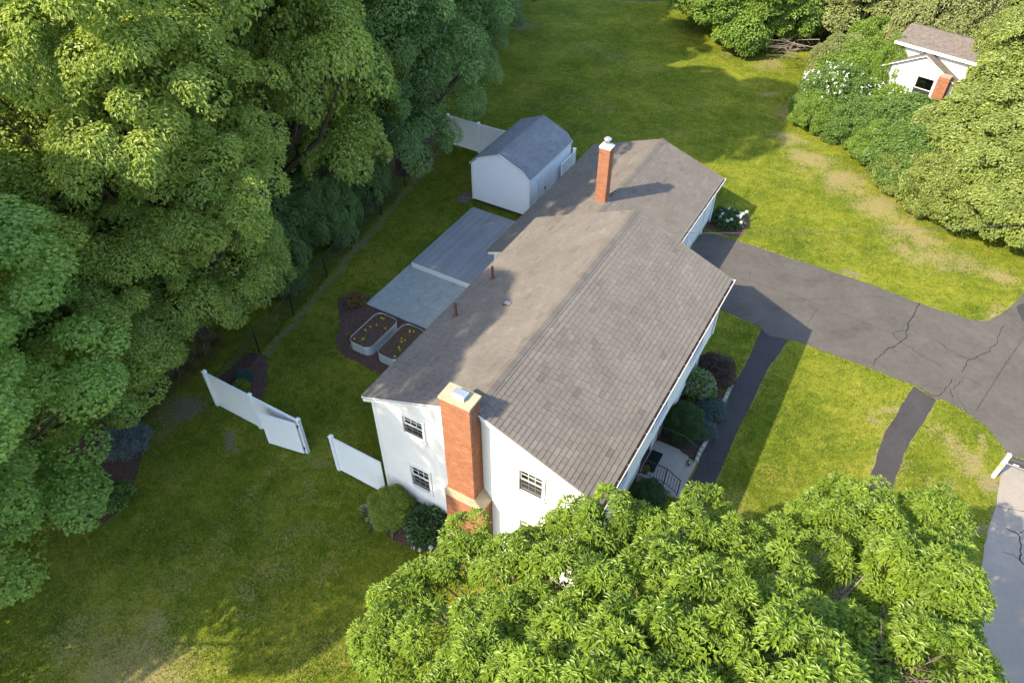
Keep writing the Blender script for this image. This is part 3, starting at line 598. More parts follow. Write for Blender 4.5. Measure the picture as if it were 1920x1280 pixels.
def gutter(x0, z, y0, y1, nm='gutter'):
    m = MB(); w_ = .115; h = .115
    m.box(x0+w_-.007, x0+w_, y0, y1, z-h, z); m.box(x0+.006, x0+w_-.008, y0, y1, z-h, z-h+.006); m.box(x0+.005, x0+.010, y0, y1, z-h+.007, z-.01)
    m.box(x0+w_-.006, x0+w_+.010, y0, y1, z+.001, z+.012)
    for y in (y0, y1): m.box(x0+.011, x0+w_-.008, y-.003, y+.003, z-h+.007, z-.005)
    g_ = m.build(nm, 'trim_white', house, HO)
    m = MB(); m.box(x0+.012, x0+w_-.009, y0+.01, y1-.01, z-h+.008, z-h+.055); m.build('gutter_fill', 'soil', g_, HO)  # dark brown strip filling the lower half of the gutter channel
    y = y0+.35
    while y < y1:
        m = MB(); m.box(x0+.0, x0+w_-.008, y-.007, y+.007, z-.012, z-.004); m.build('hanger', 'galvanized', g_, HO); y += .62
gutter(RX, zf(RX)-.005, -.01, 10.73); gutter(GX1, gf_(GX1)-.005, YF+.05, 21.586)
for pts in ([(RX+.05, 10.5, 5.05), (WFU+.06, 10.5, 4.75), (WFU+.06, 10.5, 2.7), (WFL+.06, 10.5, 2.4), (WFL+.06, 10.5, .15)], [(GX1+.05, 21.35, 2.4), (.32, 21.3, 2.15), (.32, 21.3, .1)], [(-6.36, 11.3, 2.25), (-6.22, 11.3, 2.05), (-6.22, 11.3, .1)]):
    m = MB(); m.tube(pts, .035, 6); m.build('downspout', 'trim_white', house, HO)
# big chimney on the near gable
cx0, cx1, cy0, cy1 = -.74, .17, -.41, .105
m = MB(); m.box(cx0+.006, cx1-.006, cy0+.006, cy1-.004, 3.2, 7.17); m.box(-.874, .434, cy0+.006, cy1-.004, -.05, 2.88)
ch = m.build('chimney', 'mortar', house, HO)
BP = Pieces(BR_V, 'brick')
lay_bricks(BP, cx0, cx1, cy0, .104, 3.28, 7.17, 'nlr', score=lambda o: (camdist(o)+(50 if o[0] < cx0+.01 and o[1] > cy0+.05 else 0)))
lay_bricks(BP, -.88, .44, cy0, .104, .0, 2.86, 'nlr')
BP.build('brick', 'brick_courses', ch, HO, 300)
m = MB()
m.prism([(-.885, 2.86), (.445, 2.86), (.445, 2.90), (.172, 3.27), (cx0-.002, 3.27), (-.885, 3.08)], 1, cy0-.006, cy1-.003); m.build('shoulder_cap', 'cap_concrete', ch, HO)
m = MB(); m.box(cx0-.03, cx1+.03, cy0-.03, cy1+.03, 7.172, 7.25); m.build('cap_slab', 'cap_concrete', ch, HO)
m = MB(); q = (-.43, -.02, -.29, .02)  # louvred metal flue cover
m.box(-.46, -.07, -.30, -.0, 7.251, 7.275); m.box(-.44, -.09, -.285, -.015, 7.276, 7.31); m.box(-.455, -.075, -.297, -.003, 7.311, 7.326); m.box(-.44, -.09, -.285, -.015, 7.327, 7.36)
m.add([(-.46,-.30,7.361),(-.07,-.30,7.361),(-.07,0,7.361),(-.46,0,7.361),(-.41,-.255,7.415),(-.12,-.255,7.415),(-.12,-.045,7.415),(-.41,-.045,7.415)], BF); m.build('flue_cover', 'galvanized', ch, HO)
m = MB(); m.box(.172, .20, .0, .16, 6.43, 6.75); m.box(.172, .36, .11, .30, 6.60, 6.606); m.build('flashing', 'lead', ch, HO)
# tall chimney on the garage wing
m = MB(); ax0, ax1, ay0, ay1 = -3.37, -2.89, 14.95, 15.37; m.box(ax0+.006, ax1-.006, ay0+.006, ay1-.006, 3.2, 6.2); c2 = m.build('chimney', 'mortar', house, HO)
B2 = Pieces(BR_V, 'brick'); lay_bricks(B2, ax0, ax1, ay0, ay1, 3.35, 6.19, 'nlrf'); B2.build('brick', 'brick_courses', c2, HO, 0)
m = MB(); m.box(ax0-.02, ax1+.02, ay0-.02, ay1+.02, 6.2, 6.27); m.box(ax0+.05, ax1-.05, ay0+.05, ay1-.05, 6.271, 6.33); m.build('crown', 'flue_white', c2, HO)
m = MB(); m.lathe((-3.13, 15.16, 6.331), [(.11, 0), (.10, .16), (.09, .16)], 14); m.lathe((-3.13, 15.16, 6.54), [(.155, 0), (.165, .02), (.12, .06), (.02, .075)], 16)
for a in range(3): m.tube([(-3.13+.085*math.cos(a*2.1), 15.16+.085*math.sin(a*2.1), 6.48), (-3.13+.09*math.cos(a*2.1), 15.16+.09*math.sin(a*2.1), 6.545)], .008, 4)
m.build('flue_cap', 'galvanized', c2, HO, smooth=False)
m = MB(); m.box(ax0-.05, ax1+.05, ay0-.06, ay0-.002, 3.40, 3.66); m.box(ax0-.06, ax0-.002, ay0, ay1+.05, 3.40, 3.60); m.box(ax1+.002, ax1+.06, ay0, ay1+.05, 3.5, 3.72); m.build('flashing', 'lead', c2, HO)
# vent pipes and box vent on the back slope
for x, y, h in ((-3.27, 6.31, .56), (-3.31, 4.09, .58)):
    z = zb(x); m = MB(); m.tube([(x, y, z-.02), (x, y, z+h)], .045, 10); vp = m.build('vent_pipe', 'rust_pipe', roof, HO)
    m = MB(); m.lathe((x, y, z-.02), [(.13, .03), (.11, .05), (.06, .09), (.047, .12)], 10); m.build('pipe_boot', 'rust_pipe', roof, HO)
m = MB(); z = zb(-1.8); m.box(-1.93, -1.67, 4.71, 4.93, z-.06, z+.075); m.build('box_vent', 'rust_pipe', roof, HO)
m = MB(); m.box(-1.90, -1.70, 4.74, 4.90, z+.076, z+.082); m.build('box_vent_lid', 'lead', roof, HO)

# ------------------------------------------------------------------ front stoop with railings
SO = (4.0, 5.75, 0)
stoop = empty('front_stoop', SO, label='grey concrete front stoop with two steps and black iron railings', cat='stoop')
m = MB(); m.box(3.34, 4.32, 4.90, 6.66, -.02, .42); m.build('landing', 'stoop_concrete', stoop, SO)
m = MB(); m.box(4.322, 4.60, 4.90, 6.66, -.02, .28); m.build('step', 'stoop_concrete', stoop, SO)
m = MB(); m.box(4.602, 4.90, 4.90, 6.66, -.02, .14); m.build('step', 'stoop_concrete', stoop, SO)
for Y in (4.97, 6.58):
    m = MB(); m.tube([(3.38, Y, 1.28), (4.28, Y, 1.28), (4.80, Y, .98)], .019, 6); m.tube([(3.38, Y, .52), (4.28, Y, .52), (4.80, Y, .24)], .012, 5)
    for x, z0, z1 in ((3.38, .42, 1.30), (4.28, .42, 1.29), (4.80, .14, 1.0)): m.tube([(x, Y, z0), (x, Y, z1)], .018, 6)
    rl = m.build('railing', 'black_metal', stoop, SO)
    for i in range(1, 14):
        x = 3.38+(4.8-3.38)*i/14; dz = max(0, (x-4.28)/.52)
        m = MB(); m.tube([(x, Y, .52-.28*dz), (x, Y, 1.28-.30*dz)], .008, 4); m.build('baluster', 'black_metal', rl, SO)
m = MB(); m.box(3.40, 3.80, 5.22, 6.15, .422, .437); tag(m.build('door_mat', 'door_mat'), 'dark green door mat on the front stoop landing', 'mat')

# ------------------------------------------------------------------ deck
DO = (-7.5, 13.5, 0)
deck = empty('deck', DO, label='low grey board deck with white edge between patio and shed', cat='deck')
bw = .14; x = -10.50; i = 0; bm_list = {}
while x < -6.55:
    xe = min(x+bw-.009, -6.5); y1 = 16.10 if x < -6.6 else 16.1
    k = rng.integers(0, 8); key = (int(k), round(xe-x, 3))
    if key not in bm_list: bm_list[key] = box_tint_mesh('board', [(0,0,0),(xe-x,0,0),(xe-x,5.30,0),(0,5.30,0),(0,0,.028),(xe-x,0,.028),(xe-x,5.30,.028),(0,5.30,.028)], BF, (k+.5)/8, 'deck_board')
    o = obj('board', bm_list[key], None, deck, (x-DO[0], 10.80-DO[1], .275)); x += bw
x = -6.5+.0
m = MB(); m.box(-10.49, -3.74, 10.81, 16.09, .02, .274); 
m.build('deck_frame', 'room_dark', deck, DO)
m = MB(); m.box(-10.50, -3.75, 10.765, 10.798, .03, .302); m.build('edge_board', 'trim_white', deck, DO)
m = MB(); m.box(-10.53, -10.502, 10.765, 16.10, .05, .302); m.box(-10.5, -6.5, 16.102, 16.13, .05, .302); m.build('side_board', 'deck_board', deck, DO)
x = -6.49; 
while x < -3.80:
    xe = min(x+bw-.009, -3.76); k = rng.integers(0, 8); key = (int(k), round(xe-x, 3), 1)
    if key not in bm_list: bm_list[key] = box_tint_mesh('board', [(0,0,0),(xe-x,0,0),(xe-x,.30,0),(0,.30,0),(0,0,.028),(xe-x,0,.028),(xe-x,.30,.028),(0,.30,.028)], BF, (k+.5)/8, 'deck_board')
    obj('board', bm_list[key], None, deck, (x-DO[0], 10.80-DO[1], .275)); x += bw

# ------------------------------------------------------------------ shed
SHO = (-9.37, 19.2, 0)
shed = empty('shed', SHO, label='white gambrel-roofed garden shed with grey shingles behind the deck', cat='shed')
sx0, sx1, sy0, sy1, sz = -11.06, -7.68, 16.98, 21.40, .18
prof = [(-11.10, 2.333), (-10.71, 2.739), (-9.37, 3.301), (-8.03, 2.739), (-7.642, 2.333)]
def sroof(x):
    for (a, za), (b_, zb_) in zip(prof, prof[1:]):
        if a <= x <= b_: return za+(zb_-za)*(x-a)/(b_-a)
    return 2.333
def slo(z):
    if z < 2.25: return sx0
    if z < 2.66: return -11.06+(z-2.25)*(.39/.406)
    return -10.67+(z-2.66)*(1.34/.562)
shi = lambda z: -18.74-slo(z)
m = MB(); siding(m, (0, sy0), (1, 0), (0, -1), slo, shi, sz, 3.20, ex=.1); siding(m, (0, sy1), (1, 0), (0, 1), slo, shi, sz, 3.20, ex=.1)
siding(m, (sx0, 0), (0, 1), (-1, 0), lambda z: sy0, lambda z: sy1, sz, 2.32, ex=.1); siding(m, (sx1, 0), (0, 1), (1, 0), lambda z: sy0, lambda z: sy1, sz, 2.32, ex=.1)
m.build('wall', 'vinyl', shed, SHO, fix=False)
m = MB()
for (a, za), (b_, zb_) in zip(prof, prof[1:]): slab(m, [(a, 16.90, za), (b_, 16.90, zb_), (b_, 21.47, zb_), (a, 21.47, za)], .05)
srf = m.build('roof', 'shed_shingle', shed, SHO)
SS = Pieces(SH_V, 'shed_shingle')
for (a, za), (b_, zb_), s in ((prof[0], prof[1], -1), (prof[1], prof[2], -1), (prof[4], prof[3], 1), (prof[3], prof[2], 1)):
    u, L = unit((a, 0, za), (b_, 0, zb_)); y0 = 21.47 if s < 0 else 16.90
    lay_shingles(SS, (a, y0, za), (0, s, 0), u, 4.57, L-.01)
SS.build('shingle', 'shingle_courses', srf, SHO, 0)
m = MB()
for y in (16.888, 21.472):
    for (a, za), (b_, zb_) in zip(prof, prof[1:]): m.beam((a, y+.005, za-.05), (b_, y+.005, zb_-.05), .014, .085, (0, 1, 0))
m.box(-11.125, -11.102, 16.89, 21.48, 2.24, 2.335); m.box(-7.64, -7.617, 16.89, 21.48, 2.24, 2.335); m.build('roof_trim', 'trim_white', shed, SHO)
for x in (sx0, sx1):
    for y in (sy0, sy1): trim('corner_board', 'trim_white', shed, SHO, (x-.02 if x == sx0 else x-.08, x+.08 if x == sx0 else x+.02, y-.02 if y == sy0 else y-.08, y+.08 if y == sy0 else y+.02, sz-.01, 2.24))
m = MB(); m.box(sx0-.012, sx1+.012, sy0-.018, sy0, sz-.03, sz+.02)
for y in (17.2, 19.2, 21.1): m.box(sx0+.1, sx1-.1, y-.1, y+.1, 0, sz-.001)
m.build('skid', 'bark', shed, SHO)
m = MB(); m.box(-9.56, -9.18, sy0-.03, sy0+.01, 2.86, 3.02)
for i in range(4): m.box(-9.54, -9.20, sy0-.042, sy0-.031, 2.875+i*.037, 2.892+i*.037)
m.build('gable_vent', 'vinyl', shed, SHO)
m = MB(); m.box(sx1+.017, sx1+.032, 17.6, 19.2, .25, 2.05); sd = m.build('door', 'vinyl', shed, SHO)
m = MB(); m.box(sx1+.033, sx1+.05, 17.6, 17.68, .25, 2.05); m.box(sx1+.033, sx1+.05, 18.36, 18.44, .25, 2.05); m.box(sx1+.033, sx1+.05, 19.12, 19.2, .25, 2.05); m.build('door_trim', 'trim_white', sd, SHO)
m = MB(); m.box(sx1+.051, sx1+.08, 18.46, 18.52, 1.0, 1.15); m.build('handle', 'black_metal', sd, SHO)
m = MB(); m.box(-11.9, -11.2, 16.5, 17.7, 0, .05); struct(m.build('paver_pad', 'dirt'))

# ------------------------------------------------------------------ white vinyl fences
def vfence(pts, y, label, posts=None, ht=1.80, org=None, group=None):
    """posts at x positions along a line of constant y"""
    O = (sum(pts)/len(pts), y, 0); f = empty('vinyl_fence', O, label=label, cat='fence', group=group)
    for x in (posts if posts is not None else pts):
        m = MB(); m.box(x-.063, x+.063, y-.063, y+.063, -.02, ht+.04); po = m.build('post', 'vinyl', f, O)
        m = MB(); a = .078; m.box(x-a, x+a, y-a, y+a, ht+.041, ht+.062); m.add([(x-a,y-a,ht+.063),(x+a,y-a,ht+.063),(x+a,y+a,ht+.063),(x-a,y+a,ht+.063),(x,y,ht+.115)], [(0,3,2,1),(0,1,4),(1,2,4),(2,3,4),(3,0,4)]); m.build('post_cap', 'vinyl', po, O)
    for a, b_ in zip(pts, pts[1:]):
        a, b_ = min(a, b_)+.064, max(a, b_)-.064
        n = max(1, int(round((b_-a)/.28))); wd = (b_-a)/n
        for i in range(n):
            m = MB(); m.box(a+i*wd+.0015, a+(i+1)*wd-.0015, y-.012, y+.012, .10, ht-.06); m.build('panel_board', 'vinyl', f, O)
        m = MB(); m.box(a, b_, y-.025, y+.025, ht-.085, ht-.0); m.build('rail', 'vinyl', f, O); m = MB(); m.box(a, b_, y-.025, y+.025, .05, .14); m.build('rail', 'vinyl', f, O)
    return f
vfence([-11.92, -9.67, -7.39], .075, 'white vinyl fence of two panels standing free on the back lawn')
vfence([-5.92, -3.76], .075, 'short white vinyl fence panel running up to the house corner', posts=[-5.92])
vfence([-15.5, -13.46, -11.15], 21.42, 'white vinyl fence running from the trees to the shed corner', posts=[-15.5, -13.46])
def vgate(hx, hy, length, ang, label, ht=1.74):
    g_ = empty('vinyl_gate', (hx, hy, 0), ang, label, 'gate'); n = 5; wd = (length-.12)/n
    for i in range(n): m = MB(); m.box(.06+i*wd+.0015, .06+(i+1)*wd-.0015, -.012, .012, .12, ht-.05); m.build('panel_board', 'vinyl', g_)
    m = MB(); m.box(.0, .06, -.022, .022, .07, ht); m.box(length-.06, length, -.022, .022, .07, ht); m.box(.06, length-.06, -.021, .021, ht-.09, ht-.002); m.box(.06, length-.06, -.021, .021, .071, .16); m.build('gate_frame', 'vinyl', g_)
    for z in (.32, ht-.22):
        m = MB(); m.box(-.05, .16, -.034, -.023, z-.03, z+.03); m.tube([(-.02, -.03, z-.07), (-.02, -.03, z+.07)], .017, 6); m.build('hinge', 'black_metal', g_)
    m = MB(); m.box(length-.05, length-.02, -.04, -.023, .95, 1.1); m.build('latch', 'black_metal', g_); return g_
vgate(-7.42, -.045, 1.47, R(191), 'white vinyl gate swung open against the free-standing fence')
fp = empty('gate_post', (-7.50, 21.50, 0), label='white vinyl gate post at the far corner of the shed', cat='post')
m = MB(); m.box(-.063, .063, -.063, .063, -.02, 1.86); m.build('post', 'vinyl', fp); m = MB(); m.box(-.078, .078, -.078, .078, 1.861, 1.90); m.build('post_cap', 'vinyl', fp)
vgate(-7.47, 21.40, 1.44, R(-90), 'white vinyl gate swung open along the side of the shed')

# ------------------------------------------------------------------ black wire fence along the trees
WFO = (FENCE_X(10), 10, 0); wf = empty('wire_fence', WFO, label='black chain link fence along the tree line behind the back lawn', cat='fence')
fy = [.25, 2.94, 5.45, 8.22, 10.83, 13.55, 16.3, 19.0, 21.6]; fpts = [(FENCE_X(y) if y > 1 else -11.98, y) for y in fy]
for x, y in fpts[1:]:
    m = MB(); m.tube([(x, y, -.02), (x, y, 1.24)], .030, 8); m.lathe((x, y, 1.24), [(.036, 0), (.036, .02), (.015, .045)], 8); m.build('post', 'black_metal', wf, WFO)
for a, b_ in zip(fpts, fpts[1:]): m = MB(); m.tube([(*a, 1.19), (*b_, 1.19)], .019, 6); m.build('top_rail', 'black_metal', wf, WFO)
V = []; F = []
for a, b_ in zip(fpts, fpts[1:]):
    a = np.array(a); b_ = np.array(b_); L = np.hypot(*(b_-a)); d = (b_-a)/L; nn = np.array([-d[1], d[0]]); s0 = -1.1
    while s0 < L:
        for sg in (1, -1):
            z0, z1 = .04, 1.17; s_a, s_b = s0, s0+1.13
            if s_a < 0: za = z0-s_a; s_a = 0
            else: za = z0
            if s_b > L: zb2 = z0+(L-s0); s_b = L
            else: zb2 = z1
            if zb2 <= za: continue
            pa, pb = a+d*s_a, a+d*s_b
            if sg < 0: pa, pb = a+d*(L-s_a), a+d*(L-s_b)
            k = len(V); r_ = .0022
            V += [(*(pa+nn*r_), za), (*(pa-nn*r_), za), (*(pa), za+2*r_), (*(pb+nn*r_), zb2), (*(pb-nn*r_), zb2), (*pb, zb2+2*r_)]
            F += [(k, k+1, k+4, k+3), (k+1, k+2, k+5, k+4), (k+2, k, k+3, k+5)]
        s0 += .075
me = mesh_np('wire_mesh', np.array(V)-np.array(WFO), np.array(F)); o = obj('wire_mesh', me, 'black_metal', wf); o['kind'] = 'stuff'

# ------------------------------------------------------------------ raised planters
def planter(cx, cy, wx, wy, label, seed, nfl):
    O = (cx, cy, 0); t = empty('raised_planter', O, label=label, cat='planter'); hx, hy, r_ = wx/2, wy/2, .30; H = .46
    path = []
    for qx, qy, a0 in ((hx-r_, hy-r_, 0), (-hx+r_, hy-r_, 90), (-hx+r_, -hy+r_, 180), (hx-r_, -hy+r_, 270)):
        for k in range(7): a = R(a0+15*k); path.append((qx+r_*math.cos(a), qy+r_*math.sin(a), math.cos(a), math.sin(a)))
    n = len(path); V = []; F = []; rows = 25
    for j in range(rows):
        z = H*j/(rows-1); off = .008*math.sin(j*math.pi/2)
        V += [(x+nx_*off, y+ny_*off, z) for x, y, nx_, ny_ in path]
    F = [(j*n+k, j*n+(k+1) % n, (j+1)*n+(k+1) % n, (j+1)*n+k) for j in range(rows-1) for k in range(n)]
    m = MB(); m.add(V, F); m.build('wall', 'zinc_sheet', t, fix=False)
    m = MB(); P = [Vector((x, y, H)) for x, y, _, _ in path]; m.tube(P+[P[0]], .018, 6, cap=False); m.build('rim', 'galvanized', t)
    m = MB(); m.add([(x*.985, y*.985, H-.045) for x, y, _, _ in path], [tuple(range(n))]); m.build('soil', 'soil', t, fix=False)
    return t
P1 = (-9.03, 6.08); P2 = (-7.62, 6.10)
planter(P1[0], P1[1], 1.12, 2.05, 'oblong galvanized raised planter nearer the lawn edge', 1, 9); planter(P2[0], P2[1], 1.10, 2.05, 'oblong galvanized raised planter nearer the house', 2, 8)

# ------------------------------------------------------------------ vegetation
def norm(a): return a/np.maximum(np.linalg.norm(a, axis=-1, keepdims=True), 1e-9)
def leaf_mesh(name, P, N, D, L, W, tint, fold=.25, extra=None):
    """one folded four-point leaf per row: P base, N normal, D direction"""
    n = len(P); N = norm(N); D = norm(D-N*(D*N).sum(-1, keepdims=True)); S = np.cross(N, D)
    L = np.asarray(L)[:, None]; W = np.asarray(W)[:, None]
    mid = P+D*L*.45; lift = N*W*fold
    V = np.stack([P, mid+S*W*.5+lift, P+D*L-N*L*.12, mid-S*W*.5+lift], 1).reshape(-1, 3)
    F = np.arange(4*n).reshape(n, 4)
    return mesh_np(name, V, F, tint)
def sph(n, g): return norm(g.normal(size=(n, 3)))
def crown_mesh(name, lobes, nclump, per, rc, L, W, seed, flat=.6, zmin=-.45, fill=.15, rosette=False, jit=.55, upw=.6):
    g = np.random.default_rng(seed); C = np.array([l[0] for l in lobes], float); Rr = np.array([l[1] if np.ndim(l[1]) else (l[1],)*3 for l in lobes], float)
    area = (Rr[:, 0]*Rr[:, 2]); pr = area/area.sum(); CC = []; NN = []
    while len(CC) < nclump:
        k = g.choice(len(C), p=pr); d = sph(1, g)[0]
        if d[2] < zmin: continue
        p = C[k]+Rr[k]*d*g.uniform(.82, 1.03)
        q = ((p-C)/Rr); q = (q*q).sum(-1); q[k] = 9
        if (q < .62).any(): continue
        CC.append(p); NN.append(d/Rr[k])
    CC = np.array(CC); NN = norm(np.array(NN)); M = len(CC)
    ctint = g.normal(0, .13, M)
    up = np.array([0, 0, 1.]); AX = norm(NN*.75+up*.6)
    cnt = g.poisson(per, M); ci = np.repeat(np.arange(M), cnt); n = len(ci); rcs = (rc*g.uniform(.65, 1.35, M))[ci]
    d = sph(n, g); ax = AX[ci]; s = (d*ax).sum(-1, keepdims=True); d = np.where(s < -.25, d-2*s*ax, d); s = (d*ax).sum(-1, keepdims=True)
    rad = g.uniform(.5, 1.0, n)[:, None]**.35
    loc = (d-s*ax)+s*ax*flat
    P = CC[ci]+loc*rad*rcs[:, None]
    if rosette:
        N = norm(d*.35+up*.75+g.normal(size=(n, 3))*jit); D = norm(d*1.1+up*.30+g.normal(size=(n, 3))*.30)
    else:
        N = norm(d*.55+up*upw+g.normal(size=(n, 3))*jit); D = norm(d*.6-up*.15+g.normal(size=(n, 3))*.8)
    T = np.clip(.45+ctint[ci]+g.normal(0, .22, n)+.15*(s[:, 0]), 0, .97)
    odd = g.random(n) < .004; T = np.where(odd, 1.0, T)
    nf = int(n*fill)
    if nf:
        k = g.choice(len(C), nf, p=pr); d2 = sph(nf, g); P2 = C[k]+Rr[k]*d2*g.uniform(.35, .88, nf)[:, None]
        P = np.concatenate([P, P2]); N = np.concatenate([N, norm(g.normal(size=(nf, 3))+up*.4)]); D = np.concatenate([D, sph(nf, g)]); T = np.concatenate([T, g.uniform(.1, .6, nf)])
    nn = len(P); LL = L*g.uniform(.7, 1.3, nn); WW = W*g.uniform(.75, 1.25, nn)
    if nf: LL[-nf:] *= 1.4; WW[-nf:] *= 1.5
    return leaf_mesh(name, P, N, D, LL, WW, T), CC
def limb_mesh(name, trunk, targets, r0, seed, nl=30, twig=.5):
    """tapered trunk polyline with limbs that curve out to the clumps"""
    g = np.random.default_rng(seed); m = MB(); n = len(trunk)
    rad = [r0*(1-.8*i/(n-1)) for i in range(n)]; rad[0] *= 1.25; m.tube(trunk, rad, 9)
    T = np.array(trunk); sel = g.choice(len(targets), min(nl, len(targets)), replace=False)
    for k in sel:
        e = np.array(targets[k]); h = np.clip((e[2]-T[0][2])*.55-.3*np.hypot(*(e[:2]-T[0][:2])), T[1][2]*.6, T[-1][2]*.97); zz = T[:, 2]; i = int(np.clip(np.searchsorted(zz, h)-1, 0, n-2))
        f = (h-zz[i])/max(zz[i+1]-zz[i], 1e-6); f = min(max(f, 0), 1); s = T[i]+(T[i+1]-T[i])*f; rr = (rad[i]+(rad[i+1]-rad[i])*f)*.42
        mid = (s+e)/2+np.array([0, 0, -.06*np.linalg.norm(e-s)])+g.normal(0, .12, 3); q1 = s+(mid-s)*.5+g.normal(0, .06, 3); q2 = mid+(e-mid)*.55+g.normal(0, .1, 3)
        m.tube([s, q1, mid, q2, e], [rr, rr*.8, rr*.6, rr*.38, rr*.12], 5)
    me = bpy.data.meshes.new(name); me.from_pydata(m.v, [], m.f); me.update(); return me
def set_mat(o, mat):
    if not o.material_slots: o.data.materials.append(None)
    o.material_slots[0].link = 'OBJECT'; o.material_slots[0].material = MATS[mat]
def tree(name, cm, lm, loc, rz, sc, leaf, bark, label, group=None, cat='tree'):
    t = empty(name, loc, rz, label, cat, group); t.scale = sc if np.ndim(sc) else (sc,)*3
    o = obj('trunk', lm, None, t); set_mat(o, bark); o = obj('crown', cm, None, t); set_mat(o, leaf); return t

def tall_lobes(H, r, seed, n=26, base=3.2):
    g = np.random.default_rng(seed); out = []
    for i in range(n):
        f = (i+.5)/n; z = base+(H-base-1.6)*f; env = r*(.80+.28*math.sin(min(1, f*1.5)*math.pi*.75))*(1 if f < .55 else math.sqrt(max(.05, 1-((f-.55)/.47)**2)))
        a = i*2.39996+g.uniform(-.4, .4); q = g.uniform(1.6, 2.5); rr = max(0, env-q*.75)
        out.append(((rr*math.cos(a), rr*math.sin(a), z), (q*1.1, q*1.1, q*.9)))
    for f in (.2, .4, .6, .8): out.append(((0, 0, base+(H-base)*f), (r*.5, r*.5, 2.2)))
    out.append(((0, 0, H-2.0), (2.0, 2.0, 2.0))); return out
def straight(H, r=.25, seed=0):
    g = np.random.default_rng(seed); return [(0, 0, -.1)]+[(g.normal(0, r), g.normal(0, r), H*f) for f in (.15, .35, .55, .75, .92)]
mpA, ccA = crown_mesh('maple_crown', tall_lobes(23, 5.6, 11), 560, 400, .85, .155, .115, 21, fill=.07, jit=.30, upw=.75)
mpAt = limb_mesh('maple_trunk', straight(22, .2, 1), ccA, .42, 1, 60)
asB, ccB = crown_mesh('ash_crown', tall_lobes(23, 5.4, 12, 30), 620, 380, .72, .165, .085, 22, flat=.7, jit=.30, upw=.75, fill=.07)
asBt = limb_mesh('ash_trunk', straight(22, .2, 2), ccB, .38, 2, 60)
G = 'tall trees along the back fence'
TALL = [  # x, y, type, rot, height scale, spread scale, leaf, label
 (-14.8, -7.5, 'M', 20, .66, .93, 'leaf_maple_light', 'pale green maple leaning over the near left lawn corner'),
 (-16.6, -2.2, 'M', 140, .50, .80, 'leaf_maple', 'low maple behind the free-standing white fence'),
 (-15.4, 2.4, 'A', 60, .84, .82, 'leaf_maple', 'large feathery tree overhanging the wire fence opposite the planters'),
 (-16.6, 9.4, 'M', 250, 1.25, .95, 'leaf_maple', 'large maple overhanging the wire fence opposite the deck'),
 (-18.0, 13.4, 'A', 120, .92, .84, 'leaf_maple', 'tall feathery tree between the deck and the dark ash'),
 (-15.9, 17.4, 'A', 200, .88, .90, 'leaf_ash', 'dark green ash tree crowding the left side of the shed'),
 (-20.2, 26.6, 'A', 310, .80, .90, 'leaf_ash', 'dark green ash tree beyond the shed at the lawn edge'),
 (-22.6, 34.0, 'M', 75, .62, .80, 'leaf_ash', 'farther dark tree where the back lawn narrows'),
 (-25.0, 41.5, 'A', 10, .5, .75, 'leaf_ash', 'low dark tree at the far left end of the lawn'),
 (-24.5, 3.5, 'A', 100, .70, 1.0, 'leaf_maple', 'sunlit tree in the second row at the left edge'),
 (-25.8, 11.5, 'M', 30, .95, 1.0, 'leaf_maple', 'sunlit maple in the second row, upper left'),
 (-26.0, 20.0, 'A', 290, 1.05, 1.05, 'leaf_maple', 'sunlit tree in the second row, top left'),
 (-27.5, 29.0, 'M', 190, .95, 1.0, 'leaf_maple', 'sunlit maple in the second row behind the dark ash'),
 (-13.4, -13.2, 'M', 170, 1.04, .84, 'leaf_maple', 'tall maple out of view left of the lawn, shading the house roof'),
]
for x, y, ty, rz, hs, ss, lf, lb in TALL:
    tree('maple_tree' if ty == 'M' else 'ash_tree', mpA if ty == 'M' else asB, mpAt if ty == 'M' else asBt, (x, y, 0), R(rz), (ss, ss, hs), lf, 'bark', lb, G)

